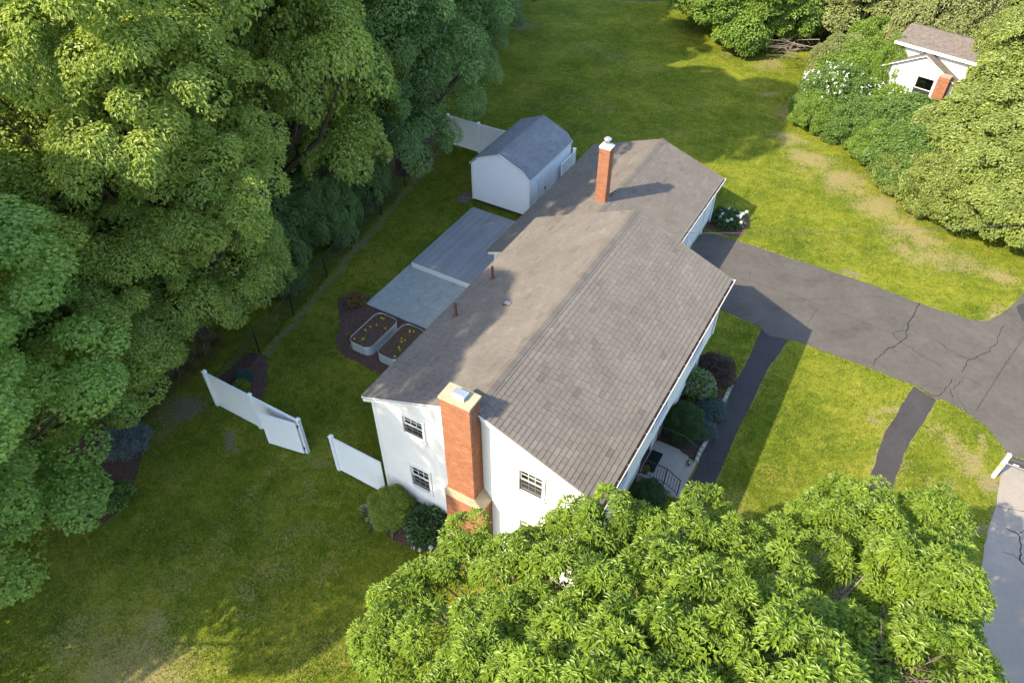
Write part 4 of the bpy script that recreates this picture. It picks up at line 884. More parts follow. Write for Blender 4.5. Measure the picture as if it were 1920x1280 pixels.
# the tree in front of the house, below the camera: lobes set where its boughs show, heights from the dome of the crown
BL = [(875, 985, 6.6, .62), (865, 1040, 6.2, .75), (955, 1060, 6.9, .95), (1090, 965, 7.0, .85), (1150, 950, 7.2, .75), (1200, 975, 7.2, .9), (1060, 1060, 7.8, 1.05), (1150, 1110, 8.6, 1.15), (1330, 925, 6.7, .62), (1290, 1000, 7.6, .95), (1385, 1005, 7.5, .8),
      (1240, 1070, 8.6, 1.1), (1340, 1120, 9.0, 1.2), (1450, 1070, 8.2, .85), (1460, 990, 7.0, .62), (1590, 905, 5.8, .75), (1625, 950, 6.0, .85), (1530, 945, 6.2, .6), (1560, 990, 6.6, .6), (1755, 965, 6.2, .9), (1740, 1040, 7.2, 1.1), (1690, 1010, 6.4, .8), (1660, 1050, 7.0, .8), (1790, 1060, 7.0, .8), (1550, 1040, 7.3, .55), (1600, 1075, 7.6, .7),
      (1490, 1160, 9.0, 1.15), (1610, 1190, 8.6, .95), (1680, 1120, 7.8, .7), (1720, 1190, 8.8, .8), (1785, 1185, 8.6, .85), (1805, 1250, 8.9, .85), (1740, 1260, 9.2, .8), (1350, 1235, 9.6, 1.2), (1200, 1215, 9.4, 1.2), (1080, 1180, 8.9, 1.0), (985, 1150, 8.2, .95), (900, 1160, 7.6, .8),
      (900, 1245, 8.4, 1.0), (1020, 1270, 9.2, 1.1), (800, 1190, 7.4, .75), (735, 1240, 7.3, .75), (750, 1120, 6.6, .75), (715, 1190, 6.7, .65), (715, 1270, 7.0, .6), (820, 1090, 6.4, .6), (790, 1075, 6.2, .5), (1640, 1000, 6.6, .8), (1700, 1080, 8.0, .9), (1770, 1110, 8.2, .9), (1780, 1230, 9.4, .9), (1700, 1480, 10, 1.3), (1850, 1430, 9.6, 1.3), (1000, 1035, 6.2, .62), (985, 1012, 5.4, .5), (1060, 985, 6.2, .55), (1045, 1005, 6.4, .6), (1020, 1075, 6.8, .7), (1050, 1085, 7.0, .8), (1095, 1075, 7.2, .7), (1125, 1005, 7.0, .7), (1480, 1270, 9.6, 1.1), (1600, 1290, 9.0, .8),
      (1150, 1320, 9.8, 1.2), (1300, 1370, 10.0, 1.3), (1480, 1390, 9.6, 1.2), (950, 1380, 9.0, 1.2), (830, 1340, 8.2, 1.0), (1680, 1390, 8.6, 1.1), (1150, 1480, 9.4, 1.3), (1380, 1500, 9.6, 1.3), (1850, 1340, 9.0, 1.0), (1000, 1560, 8.4, 1.2), (1550, 1560, 8.4, 1.2)]
GO = np.array([7.2, -3.4, 0.]); rgum = np.random.default_rng(5)
lob = [(at(x, y, z)-GO-np.array([0, 0, r_*.55])+rgum.normal(0, 1, 3)*np.array([0, 0, .25]), (r_*.70, r_*.70, r_*.90)) for x, y, z, r_ in BL]
low = [((q[0]*.8, q[1]*.8, q[2]-3.2), (s[0]*.9, s[1]*.9, s[2]*.9)) for q, s in lob[::3]]
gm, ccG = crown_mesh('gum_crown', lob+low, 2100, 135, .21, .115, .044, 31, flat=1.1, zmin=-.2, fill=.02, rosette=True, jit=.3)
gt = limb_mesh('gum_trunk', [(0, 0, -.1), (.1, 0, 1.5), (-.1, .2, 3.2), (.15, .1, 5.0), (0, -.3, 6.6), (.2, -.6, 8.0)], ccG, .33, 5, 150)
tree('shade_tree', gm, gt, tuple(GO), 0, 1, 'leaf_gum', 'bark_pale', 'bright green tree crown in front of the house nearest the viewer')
m = MB()  # a few bare twigs at the crown's near edge
gg = np.random.default_rng(4)
for bx, by in ((1690, 1262), (1655, 1250), (1725, 1275)):
    q = at(bx, by, 8.6)-GO
    for k in range(9):
        d = gg.normal(0, 1, 3)*np.array([.35, .35, .25]); d[2] = abs(d[2])+.1; e = q+d*1.3; m.tube([q, q+d*.6+gg.normal(0, .03, 3), e], [.018, .012, .003], 4)
        for j in range(3): s_ = q+d*(.5+.25*j); m.tube([s_, s_+gg.normal(0, .16, 3)], [.008, .002], 3)
tw = m.build('bare_twigs', 'bark_pale', [o for o in bpy.data.objects if o.name.startswith('shade_tree')][0]); tw['label'] = 'bare grey twigs'

# rounder trees and shrubs to the right and far right
def round_lobes(r, H, seed, n=16, base=.5):
    g = np.random.default_rng(seed); out = [((0, 0, H*.5), (r*.62, r*.62, H*.36))]
    for i in range(n):
        a = i*2.39996; f = (i+.5)/n; ph = math.asin(min(1, f*1.15-.15 if f > .13 else 0)); q = g.uniform(.26, .38)*r
        out.append((((r-q)*math.cos(a)*math.cos(ph), (r-q)*math.sin(a)*math.cos(ph), base+q+(H-base-2*q)*max(0, math.sin(ph))), (q*1.15, q*1.15, q*.9)))
    return out
rmA, ccR = crown_mesh('round_crown', round_lobes(5, 9, 41, 22), 520, 230, .70, .19, .14, 42, flat=.45, fill=.12, upw=.9, jit=.32, zmin=-.6)
rmt = limb_mesh('round_trunk', straight(7, .15, 6), ccR, .28, 6, 40)
rmB, ccS = crown_mesh('bush_crown', round_lobes(3, 4, 43, 18, .1), 300, 150, .42, .15, .085, 44, flat=.7, fill=.2, zmin=-.8)
rbt = limb_mesh('bush_stems', straight(3, .1, 7), ccS, .10, 7, 30)
GR = 'trees and shrubs along the far right lawn edge'
def rtree(px, py, r, h, leaf, label, big=True, rz=0, nm=None, dz=0, cat=None, bark='bark'):
    q = at(px, py); s = (r/5, r/5, h/9.) if big else (r/3, r/3, h/4.)
    return tree(nm or ('round_tree' if big else 'lawn_shrub'), rmA if big else rmB, rmt if big else rbt, (q[0], q[1], 0), R(rz), s, leaf, bark, label, GR, cat or ('tree' if big else 'shrub'))
rtree(1390, 62, 5.2, 8.6, 'leaf_bright', 'bright green round tree at the end of the back lawn', rz=10)
rtree(1560, 60, 4.6, 8.0, 'leaf_olive', 'olive tree with grey bare branches beside the neighbouring white house', rz=80)
rtree(1480, 20, 4.0, 8.5, 'leaf_bright', 'green tree behind the olive tree at the lawn end', rz=200)
rtree(1660, 20, 5.0, 10, 'leaf_olive', 'tall pale olive tree behind the neighbouring house roof', rz=140)
rtree(1745, 0, 5.0, 9, 'leaf_olive', 'feathery olive tree rising behind the neighbouring house', rz=30)
rtree(1320, -30, 5.0, 9, 'leaf_shrub', 'dark green tree at the top behind the bright round tree', rz=120)
rtree(1600, 165, 2.6, 3.0, 'leaf_bright', 'light green shrub in front of the olive tree', False, 40)
rtree(1555, 215, 2.3, 3.0, 'leaf_shrub', 'rounded green shrub with white blossom at the lawn edge', False, 0)
rtree(1640, 225, 2.3, 2.3, 'leaf_bright', 'light green shrub with white blossom by the neighbouring house', False, 130)
rtree(1690, 275, 3.0, 2.7, 'leaf_shrub', 'dark green shrub mass in front of the neighbouring house', False, 70)
rtree(1720, 330, 3.0, 3.0, 'leaf_shrub', 'dark green shrub between the lawn and the big olive maple', False, 190)
rtree(1850, 345, 4.3, 5.8, 'leaf_yellowgreen', 'broad yellow-green maple spreading over the right lawn edge', rz=15)
rtree(1890, 410, 4.0, 5.6, 'leaf_yellowgreen', 'yellow-green maple crown reaching lowest over the right lawn', rz=95)
rtree(1925, 300, 4.8, 8.2, 'leaf_yellowgreen', 'yellow-green maple at the right edge behind the low crowns', rz=215)
rtree(1866, 212, 2.5, 7.0, 'leaf_yellowgreen', 'tall yellow-green maple beside the neighbouring brick chimney', rz=160)
rtree(1990, 90, 5.5, 12.0, 'leaf_yellowgreen', 'tall yellow-green maple in the top right corner', rz=300)
rtree(2050, 380, 5.0, 9.0, 'leaf_yellowgreen', 'yellow-green maple just beyond the right edge', rz=45)
tree('round_tree', rmA, rmt, (15.6, -4.6, 0), 1.0, (.68, .68, 1.08), 'leaf_gum', 'bark', 'green tree by the street cut off at the bottom right corner', None)
for px, py, r_, h_, lf, rz_, lb in [(1525, 232, 1.7, 2.0, 'leaf_bright', 20, 'low light shrub at the left tip of the far planting'), (1600, 262, 1.9, 2.3, 'leaf_shrub', 75, 'mid green shrub below the white blossom'), (1650, 300, 1.8, 2.2, 'leaf_bright', 140, 'light green shrub at the lawn edge below the dark shrubs'),
                                    (1655, 200, 2.0, 2.2, 'leaf_bright', 210, 'light shrub in front of the neighbouring wall'), (1690, 345, 1.8, 2.4, 'leaf_yellowgreen', 260, 'yellow-green shrub at the lawn edge before the maple'), (1625, 130, 2.2, 3.4, 'leaf_bright', 310, 'bright climbing shrub at the neighbouring house corner'), (1570, 150, 2.0, 3.0, 'leaf_olive', 160, 'olive shrub beside the dead branches'), (1760, 395, 2.2, 3.0, 'leaf_yellowgreen', 33, 'yellow-green shrub where the lawn meets the low maple'), (1700, 235, 1.9, 1.9, 'leaf_shrub', 100, 'green shrub under the neighbouring window')]:
    rtree(px, py, r_, h_, lf, lb, False, rz_)
for x_, y_, r_, h_, rz_, lb in [(-15.3, 6.6, 1.7, 3.6, 10, 'understory bush behind the wire fence opposite the planters'), (-15.6, 10.6, 1.8, 3.8, 80, 'understory bush behind the wire fence opposite the patio'), (-16.2, 13.6, 1.9, 4.0, 150, 'understory bush behind the wire fence opposite the deck'), (-17.0, 8.6, 2.0, 4.2, 220, 'understory bush deeper under the large maple'), (-17.6, 11.8, 2.0, 4.4, 300, 'understory bush between the large maple and the feathery tree')]:
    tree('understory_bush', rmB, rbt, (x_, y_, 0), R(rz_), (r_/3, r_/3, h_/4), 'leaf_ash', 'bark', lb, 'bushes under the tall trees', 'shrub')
tree('round_tree', rmA, rmt, (10.7, 39.4, 0), .6, (.46, .46, .80), 'leaf_yellowgreen', 'bark', 'slim yellow-green tree covering the right end of the neighbouring roof', GR)
tree('lawn_shrub', rmB, rbt, (5.2, 39.0, 0), 1.6, (.42, .42, 1.1), 'leaf_bright', 'bark', 'tall bright shrub against the left corner of the neighbouring house', GR, 'shrub')
tree('round_tree', rmA, rmt, (7.2, 43.6, 0), 2.2, (.62, .62, .95), 'leaf_olive', 'bark', 'olive tree directly behind the neighbouring house', GR)
# white blossom on two shrubs
def blossoms(parent_name, n, r, h, size, mat, seed, zlo=.5):
    par = [o for o in bpy.data.objects if o.get('label') == parent_name][0]; g = np.random.default_rng(seed); d = sph(n, g); d[:, 2] = np.abs(d[:, 2])
    d = norm(d+np.array([-.3, -.5, .2])); P = d*np.array([r, r, h*.52])*g.uniform(.95, 1.08, n)[:, None]+np.array([0, 0, h*.48])
    k = 7; P = np.repeat(P, k, 0)+g.normal(0, size*.5, (n*k, 3)); N = sph(n*k, g)+np.array([0, 0, .8]); me = leaf_mesh('blossom', P, N, sph(n*k, g), np.full(n*k, size), np.full(n*k, size*.8), g.random(n*k))
    o = obj('blossom', me, mat, par); o.scale = [1/q for q in par.scale]; o['kind'] = 'stuff'; return o
blossoms('rounded green shrub with white blossom at the lawn edge', 70, 2.2, 3.0, .075, 'white_petal', 1)
blossoms('light green shrub with white blossom by the neighbouring house', 80, 2.2, 2.3, .075, 'white_petal', 2)
# grey dead branches in front of the olive tree
par = [o for o in bpy.data.objects if o.get('label', '').startswith('olive tree with grey')][0]; m = MB(); gg = np.random.default_rng(9)
for k in range(26):
    q = at(gg.uniform(1440, 1560), gg.uniform(100, 128), .5)+np.array([0, 0, gg.uniform(.2, 1.6)]); d = np.array([gg.normal(-.3, 1), gg.normal(-.4, .6), gg.normal(.1, .4)])*gg.uniform(.6, 1.5)
    m.tube([q, q+d*.5+gg.normal(0, .1, 3), q+d], [.035, .022, .006], 4)
    for j in range(4): s_ = q+d*gg.uniform(.3, .9); m.tube([s_, s_+gg.normal(0, .3, 3)], [.012, .003], 3)
o = m.build('dead_branches', 'bark_pale'); o.parent = par; o.matrix_parent_inverse = (Matrix.Translation(par.location) @ par.rotation_euler.to_matrix().to_4x4() @ Matrix.Diagonal((*par.scale, 1))).inverted(); o['label'] = 'bare grey dead branches'

# shrubs and plants close to the house
def ball_lobes(r, h, seed, n=14, lump=.28):
    g = np.random.default_rng(seed); out = [((0, 0, h*.5), (r*.8, r*.8, h*.42))]
    for i in range(n):
        a = i*2.39996; f = i/(n-1); ph = f*math.pi/2*.98; q = lump*r*g.uniform(.8, 1.2); out.append((((r-q)*math.cos(a)*math.cos(ph), (r-q)*math.sin(a)*math.cos(ph), h*.42+(h*.58-q)*math.sin(ph)), (q, q, q)))
    return out
def shrub(name, loc, r, h, leaf, label, nclump, per, rc, L, W, seed, lump=.28, flat=.7, zmin=-.9, cat='shrub', group=None, **k):
    cm, cc = crown_mesh(name+'_foliage', ball_lobes(r, h, seed, lump=lump), nclump, per, rc, L, W, seed, flat=flat, zmin=zmin, fill=.25, **k)
    t = empty(name, (loc[0], loc[1], 0), 0, label, cat, group); o = obj('foliage', cm, leaf, t)
    lm = limb_mesh(name+'_stems', [(0, 0, -.05), (.02, 0, h*.25), (0, .02, h*.45), (.01, 0, h*.6)], cc, max(.015, r*.05), seed, 16); obj('stem', lm, 'bark', t); return t
shrub('globe_shrub', (-3.02, -.62), .78, 1.35, 'leaf_globe', 'clipped yellow-green globe shrub at the gable wall', 420, 70, .14, .06, .028, 61, lump=.20)
rh = shrub('rhododendron', (-1.75, -.42), .62, .95, 'leaf_yew', 'loose dark green shrub with white blooms beside the brick chimney', 90, 30, .2, .17, .06, 62, rosette=True)
g_ = np.random.default_rng(3)
def heads(par, pts, r_, mat='white_petal', nm='bloom'):
    for x, y, z in pts:
        n = 46; d = sph(n, g_); me = leaf_mesh(nm, d*r_*.8+np.array([x, y, z]), d+g_.normal(0, .3, (n, 3)), sph(n, g_), np.full(n, r_*.75), np.full(n, r_*.6), g_.random(n)); obj(nm, me, mat, par)
heads(rh, [(-.35, -.55, .22), (-.2, -.6, .22), (.05, -.6, .25), (.35, -.45, .4), (.42, -.2, .55), (-.05, -.75, .15), (.5, -.55, .3), (.18, -.72, .15)], .065)
def hosta(loc, r, label, seed, leaf='leaf_hosta', n=46, L=.26, W=.10, cat='plant', name='hosta', group=None, h=.25):
    g = np.random.default_rng(seed); a = g.uniform(0, 6.283, n); el = g.uniform(.25, 1.2, n); D = np.stack([np.cos(a)*np.cos(el), np.sin(a)*np.cos(el), np.sin(el)], -1); P = D*np.array([r*.35, r*.35, h*.6])*g.uniform(.2, 1, n)[:, None]+np.array([0, 0, .02])
    N = np.stack([-np.cos(a)*np.sin(el), -np.sin(a)*np.sin(el), np.cos(el)], -1)+g.normal(0, .15, (n, 3)); me = leaf_mesh(name+'_leaves', P, N, D, L*g.uniform(.7, 1.2, n), W*g.uniform(.8, 1.2, n), g.random(n))
    t = empty(name, (loc[0], loc[1], 0), 0, label, cat, group); obj('leaves', me, leaf, t); return t
for i, (px, py) in enumerate([(688, 962), (700, 980), (718, 990), (735, 994), (752, 985)]): hosta(at(px, py), .3, 'small white-edged hosta in the row before the globe shrub', 70+i, group='hostas before the globe shrub')
shrub('barberry', (4.05, 10.95), .80, 1.05, 'leaf_barberry', 'dark purple-brown barberry shrub by the front wall', 150, 42, .2, .075, .035, 63, rosette=True)
ws = shrub('variegated_shrub', (3.72, 9.75), .70, 1.15, 'leaf_shrub', 'grey-green shrub speckled with white flowers by the front wall', 120, 40, .18, .09, .04, 64)
g2 = np.random.default_rng(5); d = sph(170, g2); d[:, 2] = np.abs(d[:, 2]); d = norm(d+np.array([.25, -.2, .3])); P = np.repeat(d*np.array([.72, .72, .62])+np.array([0, 0, .56]), 5, 0)+g2.normal(0, .025, (850, 3))
me = leaf_mesh('blossom', P, sph(850, g2)+np.array([0, 0, 1.]), sph(850, g2), np.full(850, .055), np.full(850, .04), g2.random(850)); o = obj('blossom', me, 'leaf_hosta', ws); o['kind'] = 'stuff'
shrub('dome_yew', (3.98, 7.55), .82, 1.55, 'leaf_yew', 'clipped dark green dome shrub beside the front stoop', 330, 70, .15, .06, .02, 65, lump=.2)
shrub('creeping_juniper', (4.55, 9.25), .55, .42, 'leaf_juniper', 'low blue-green juniper at the walk edge, farther from the stoop', 130, 45, .14, .08, .022, 66)
shrub('creeping_juniper', (4.62, 8.10), .45, .42, 'leaf_juniper', 'low blue-green juniper at the walk edge, nearer the stoop', 100, 45, .14, .08, .022, 67)
shrub('stoop_shrub', (4.05, 4.35), .50, .9, 'leaf_yew', 'dark green shrub on the near side of the front stoop', 120, 50, .15, .07, .03, 68)
hosta((4.05, 8.75), .35, 'white-flowered low plant between yew dome and junipers', 90, n=60, L=.14, W=.07)
# stones edging the front bed
for i, y in enumerate(np.arange(6.85, 8.0, .24)):
    m = MB(); x = 4.86+g_.normal(0, .012); h = g_.uniform(.08, .12); m.add([(-.07,-.105,-.02),(.07,-.11,-.02),(.075,.105,-.02),(-.07,.11,-.02),(-.055,-.09,h),(.06,-.085,h*.9),(.055,.09,h),(-.05,.085,h*.95)], BF); o = m.build('edging_stone', 'stone_edge'); o.location = (x, y, .01); o.rotation_euler = (0, 0, g_.normal(0, .08)); tag(o, 'pale edging stone between the stoop and the nearer juniper', 'stone', 'edging stones nearest the stoop')
for i, y in enumerate(np.arange(10.0, 11.1, .24)):
    m = MB(); x = 4.80+g_.normal(0, .012); h = g_.uniform(.08, .12); m.add([(-.07,-.105,-.02),(.07,-.11,-.02),(.075,.105,-.02),(-.07,.11,-.02),(-.055,-.09,h),(.06,-.085,h*.9),(.055,.09,h),(-.05,.085,h*.95)], BF); o = m.build('edging_stone', 'stone_edge'); o.location = (x, y, .01); o.rotation_euler = (0, 0, g_.normal(0, .08)); tag(o, 'pale edging stone along the walk beside the barberry', 'stone', 'edging stones by the barberry')
# garage corner perennials with white heads
pr_ = shrub('white_perennial', (1.05, 21.75), .75, .55, 'leaf_yew', 'dark leafy perennials with white round blooms at the garage corner', 110, 28, .18, .14, .05, 69, rosette=True)
pts = [(g_.uniform(-.75, .95), g_.uniform(-.75, .65), g_.uniform(.5, .68)) for _ in range(18)]
heads(pr_, pts, .07)
# plants in the fence bed, the planter bed and by the left trees
shrub('bed_shrub', at(462, 712)[:2], .30, .45, 'leaf_juniper', 'small blue-green shrub in the mulch behind the free-standing fence', 40, 30, .12, .09, .04, 71)
shrub('bed_shrub', at(455, 730)[:2], .28, .36, 'leaf_globe', 'small yellow-green shrub in the mulch behind the free-standing fence', 40, 30, .12, .09, .04, 72)
shrub('copper_shrub', (-11.15, 7.45), .42, .55, 'leaf_orange', 'small copper and green shrub at the patio corner', 46, 24, .12, .09, .05, 73, rosette=True)
hosta(at(655, 633), .25, 'small faded pink plant at the lawn side of the planters', 91, 'leaf_orange', 24, .14, .05)
hosta(at(661, 652), .2, 'small faded plant at the near end of the planters', 92, 'leaf_hosta', 20, .12, .05)
shrub('blue_spruce', at(243, 838)[:2], .75, .9, 'leaf_spruce', 'dwarf blue spruce in the mulch under the pale maple', 110, 40, .2, .16, .022, 74, rosette=True)
shrub('bed_shrub', at(215, 940)[:2], .55, .8, 'leaf_shrub', 'green shrub under the pale maple at the lawn edge', 70, 40, .2, .13, .07, 75)
for i, (px, py) in enumerate([(215, 812), (238, 795), (262, 775), (285, 757), (308, 738), (332, 718), (355, 698), (378, 678), (400, 655)]):
    hosta(at(px, py), .55, 'clump of long arching grass in the row under the trees', 100+i, 'leaf_longgrass', 160, .75, .03, 'grass clump', 'grass_clump', 'long grass clumps under the trees', .5)
# marigolds in the planters
def marigold(x, y, mat, label, group):
    t = empty('marigold', (x, y, .41), 0, label, 'flower', group); g = g_; n = 16; d = sph(n, g); d[:, 2] = np.abs(d[:, 2])
    obj('leaves', leaf_mesh('marigold_leaves', d*.02, d+np.array([0, 0, .6]), d, np.full(n, .09), np.full(n, .045), g.random(n)), 'leaf_shrub', t)
    n = 18; d = sph(n, g); d[:, 2] = np.abs(d[:, 2]); obj('bloom', leaf_mesh('marigold_bloom', d*.02+np.array([0, 0, .09]), d, sph(n, g), np.full(n, .05), np.full(n, .04), g.random(n)), mat, t)
for (cx, cy, nm) in ((P1[0], P1[1], 'planter nearer the lawn'), (P2[0], P2[1], 'planter nearer the house')):
    for k in range(9): marigold(cx+g_.uniform(-.4, .4), cy+g_.uniform(-.85, .85), 'yellow_petal', 'yellow marigold in the '+nm, 'yellow marigolds in the '+nm)
    if cx < -8:
        for k in range(3): marigold(cx+g_.uniform(-.4, .4), cy+g_.uniform(-.8, .8), 'red_petal', 'red marigold in the '+nm, 'red marigolds in the '+nm)
# pot and lantern on the stoop
def pot(x, y, z, label, leaf, seed, s=1.0):
    t = empty('flower_pot', (x, y, z), 0, label, 'pot'); m = MB(); m.lathe((0, 0, 0), [(.07*s, 0), (.10*s, .16*s), (.115*s, .17*s), (.115*s, .2*s), (.1*s, .2*s), (.095*s, .17*s)], 14); m.build('pot', 'terracotta', t, smooth=True)
    g = np.random.default_rng(seed); n = 90; d = sph(n, g); d[:, 2] = np.abs(d[:, 2]); obj('leaves', leaf_mesh('pot_leaves', d*.1*s+np.array([0, 0, .2*s]), d, d+g.normal(0, .4, (n, 3)), np.full(n, .09*s), np.full(n, .05*s), g.random(n)), leaf, t)
pot(3.55, 5.10, .421, 'flower pot with orange and green leaves by the door mat', 'leaf_orange', 5, 1.1)
pot(4.72, 6.40, .141, 'small pot of white flowers on the bottom stoop step', 'leaf_hosta', 6, .8)

# ------------------------------------------------------------------ mailbox, service cable, neighbours
MO = (14.12, 11.42, 0); mbx = empty('mailbox', MO, label='black mailbox on a white wooden post at the driveway mouth', cat='mailbox')
m = MB(); m.box(14.06, 14.18, 11.36, 11.48, -.02, 1.24); m.build('post', 'post_wood_white', mbx, MO); m = MB(); m.box(14.056, 14.184, 11.356, 11.484, .62, .72); m.build('post_band', 'yellow_band', mbx, MO)
m = MB(); m.add([(14.05,11.35,1.241),(14.19,11.35,1.241),(14.19,11.49,1.241),(14.05,11.49,1.241),(14.12,11.42,1.32)], [(0,3,2,1),(0,1,4),(1,2,4),(2,3,4),(3,0,4)]); m.build('post_cap', 'post_wood_white', mbx, MO)
m = MB(); m.box(14.181, 14.80, 11.37, 11.47, .86, .93); m.build('arm', 'post_wood_white', mbx, MO)
m = MB(); pf = [(11.32, .931), (11.52, .931), (11.52, 1.07)]+[(11.42+.1*math.cos(R(a)), 1.07+.1*math.sin(R(a))) for a in range(20, 180, 20)]+[(11.32, 1.07)]; m.prism(pf, 0, 14.20, 14.85); bx = m.build('box', 'mailbox_black', mbx, MO)
m = MB(); m.prism([(11.315, .926), (11.525, .926), (11.525, 1.075), (11.42, 1.18), (11.315, 1.075)], 0, 14.851, 14.866); m.build('lid', 'mailbox_black', bx, MO)
m = MB(); m.box(14.34, 14.52, 11.315, 11.319, .97, 1.01); m.build('name_strip', 'trim_white', bx, MO)

a = np.array(at(1263, 437, 6.15)); a[1] = max(a[1], 10.68); e = np.array([24.5, 26.5, 6.9])
m = MB(); pts = [a+(e-a)*t_+np.array([0, 0, -.55*4*t_*(1-t_)]) for t_ in np.linspace(0, 1, 24)]
m.tube(pts, .008, 5); o = m.build('service_cable', 'cable'); tag(o, 'thin overhead service cable running from the house to the right', 'cable')

NO = (7.6, 40.5, 0); nb = empty('neighbour_house', NO, R(-14), 'neighbouring white house with dark roof half hidden by trees', 'house')
m = MB(); siding(m, (0, -2.3), (1, 0), (0, -1), lambda z: -1.9, lambda z: 7.0, .2, 4.3); siding(m, (-1.9, 0), (0, 1), (-1, 0), lambda z: -2.3, lambda z: .9, .2, 4.3); siding(m, (0, .9), (1, 0), (0, 1), lambda z: -1.9, lambda z: 7.0, .2, 4.3); siding(m, (7, 0), (0, 1), (1, 0), lambda z: -2.3, lambda z: .9, .2, 4.3)
m.prism([(-2.3, 4.3), (-.7, 4.75), (.9, 4.3)], 0, -1.895, -1.80); m.prism([(-2.3, 4.3), (-.7, 4.75), (.9, 4.3)], 0, 6.9, 6.995)
m.build('wall', 'siding', nb, fix=False)
m = MB(); slab(m, [(-2.1, -2.6, 4.30), (7.2, -2.6, 4.30), (7.2, -.7, 4.82), (-2.1, -.7, 4.82)], .12); slab(m, [(-2.1, -.699, 4.82), (7.2, -.699, 4.82), (7.2, 1.2, 4.30), (-2.1, 1.2, 4.30)], .12); nrf = m.build('roof', 'neighbour_roof', nb)
m = MB(); m.box(-2.11, 7.21, -2.645, -2.602, 4.15, 4.31); m.build('fascia', 'trim_white', nb)
wl = lambda z: -2.0 if z < 3.0 else -2.0+(z-3.0)*1.85; wh = lambda z: 2.0 if z < 3.0 else 2.0-(z-3.0)*1.85
m = MB(); siding(m, (0, -2.9), (1, 0), (0, -1), wl, wh, .2, 4.05, [(-.1, .9, 1.5, 2.9)]); siding(m, (-2.0, 0), (0, 1), (-1, 0), lambda z: -2.9, lambda z: -2.3, .2, 3.0); siding(m, (2.0, 0), (0, 1), (1, 0), lambda z: -2.9, lambda z: -2.3, .2, 3.0); m.build('wing_wall', 'siding', nb, fix=False)
m = MB(); slab(m, [(-2.2, -3.05, 2.98), (0, -3.05, 4.17), (0, -2.32, 4.17), (-2.2, -2.32, 2.98)], .1); slab(m, [(.001, -3.05, 4.17), (2.2, -3.05, 2.98), (2.2, -2.32, 2.98), (.001, -2.32, 4.17)], .1); m.build('wing_roof', 'neighbour_roof', nb)
m = MB(); m.beam((-2.2, -3.06, 2.93), (0, -3.06, 4.12), .03, .13, (0, 1, 0)); m.beam((0, -3.06, 4.12), (2.2, -3.06, 2.93), .03, .13, (0, 1, 0)); m.build('rake_board', 'trim_white', nb)
window(nb, (0, 0, 0), (.4, -2.905, 1.5), 0, 1.0, 1.4, 1, 1, .0)
m = MB(); m.box(1.15, 1.75, -3.45, -2.93, 0, 3.45); nc = m.build('chimney', 'mortar', nb); NP = Pieces(BR_V, 'brick'); lay_bricks(NP, 1.14, 1.76, -3.46, -2.93, 0, 3.44, 'nlr'); NP.build('brick', 'brick_courses', nc, (0, 0, 0), 0)

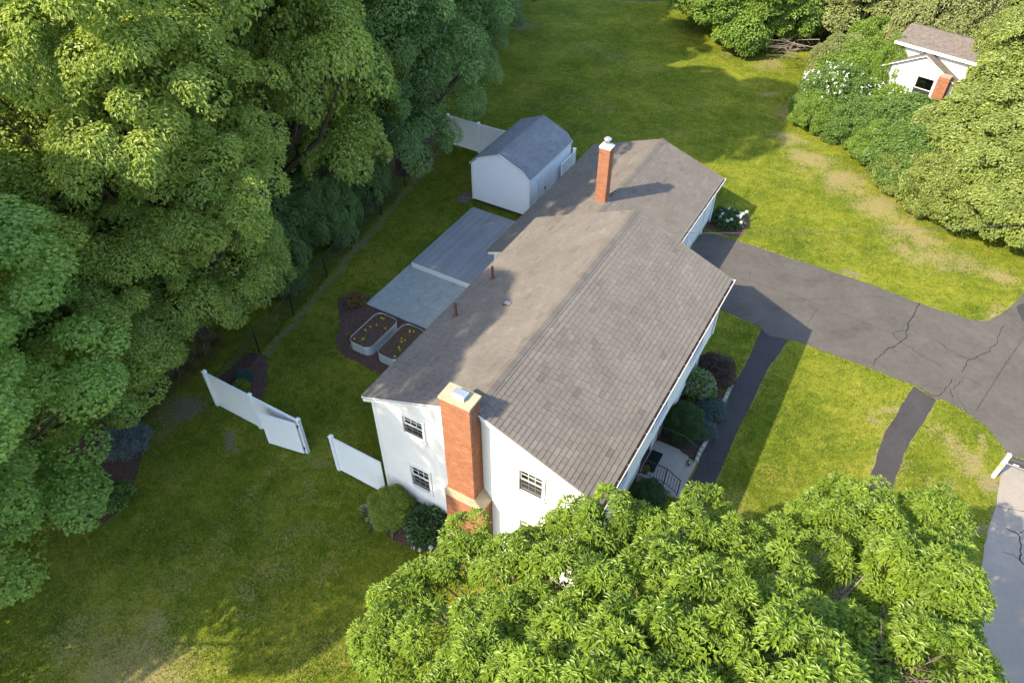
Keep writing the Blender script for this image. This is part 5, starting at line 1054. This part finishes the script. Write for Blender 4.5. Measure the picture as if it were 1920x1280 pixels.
# ------------------------------------------------------------------ grass blades over the lawn
NBL = 420000
g = np.random.default_rng(77); X = g.uniform(-15.5, 16, NBL*2); Y = g.uniform(-12.5, 50, NBL*2)
dist = np.sqrt((X-CAM[0])**2+(Y-CAM[1])**2+CAM[2]**2); keep = g.random(len(X)) < np.clip((24/dist)**1.6, .12, 1.0); X = X[keep]; Y = Y[keep]
bad = np.zeros(len(X), bool)
for pl in (DRIVE, WALK, WALK2, STREET, PATIO, BED_GABLE, BED_BACK, BED_FENCE, BED_FRONT, BED_GARAGE, BED_LEFT): bad |= in_poly(X, Y, pl)
bad |= (X > -6.2) & (X < .3) & (Y > 10.5) & (Y < 21.5); bad |= (X > -3.75) & (X < 3.4) & (Y > 0) & (Y < 10.8); bad |= (X > -10.55) & (X < -3.6) & (Y > 10.7) & (Y < 16.15); bad |= (X > -11.1) & (X < -7.6) & (Y > 16.9) & (Y < 21.5); bad |= (X > 3.3) & (X < 4.92) & (Y > 4.88) & (Y < 6.68)
X = X[~bad]; Y = Y[~bad]; dr, br = ground_masks(X, Y); k2 = g.random(len(X)) > np.clip(br*.9, 0, .9); X = X[k2]; Y = Y[k2]; dr = dr[k2]
X = X[:NBL]; Y = Y[:NBL]; dr = dr[:NBL]; n = len(X)
a = g.uniform(0, 6.283, n); h = g.uniform(.03, .075, n)*np.where(vnoise(X, Y, .4, 15) > .62, 1.5, 1.0); wd = g.uniform(.008, .017, n); lean = g.uniform(.2, .9, n)*h
P0 = np.stack([X-np.sin(a)*wd, Y+np.cos(a)*wd, np.full(n, -.003)], -1); P1_ = np.stack([X+np.sin(a)*wd, Y-np.cos(a)*wd, np.full(n, -.003)], -1); P2_ = np.stack([X+np.cos(a)*lean, Y+np.sin(a)*lean, h], -1)
V = np.stack([P0, P1_, P2_], 1).reshape(-1, 3)
me = mesh_np('grass', V, np.arange(3*n).reshape(n, 3), g.random(n), attrs={'dry': np.repeat(dr, 3)})
o = obj('grass', me, 'grass_blade'); tag(o, 'short mown grass blades covering the lawns around the house', 'grass', kind='stuff')

# fallen petals and leaves lying on the shaded lawn
g = np.random.default_rng(88); n = 900; X = g.uniform(-14, 1, n); Y = g.uniform(-9, 46, n); bad = np.zeros(n, bool)
for pl in (DRIVE, PATIO, BED_BACK, BED_FENCE): bad |= in_poly(X, Y, pl)
bad |= (X > -11.2) & (X < .4) & (Y > 10.5) & (Y < 21.6); bad |= (X > -3.8) & (Y > -1) & (Y < 10.8); X = X[~bad]; Y = Y[~bad]; n = len(X)
me = leaf_mesh('fallen_leaves', np.stack([X, Y, g.uniform(.03, .06, n)], -1), g.normal(0, .3, (n, 3))+np.array([0, 0, 1.]), sph(n, g)*np.array([1, 1, .1]), g.uniform(.03, .07, n), g.uniform(.025, .05, n), g.random(n))
o = obj('fallen_leaves', me, 'leaf_hosta'); tag(o, 'scattered pale fallen petals and leaves on the shaded lawn', 'leaves', kind='stuff')
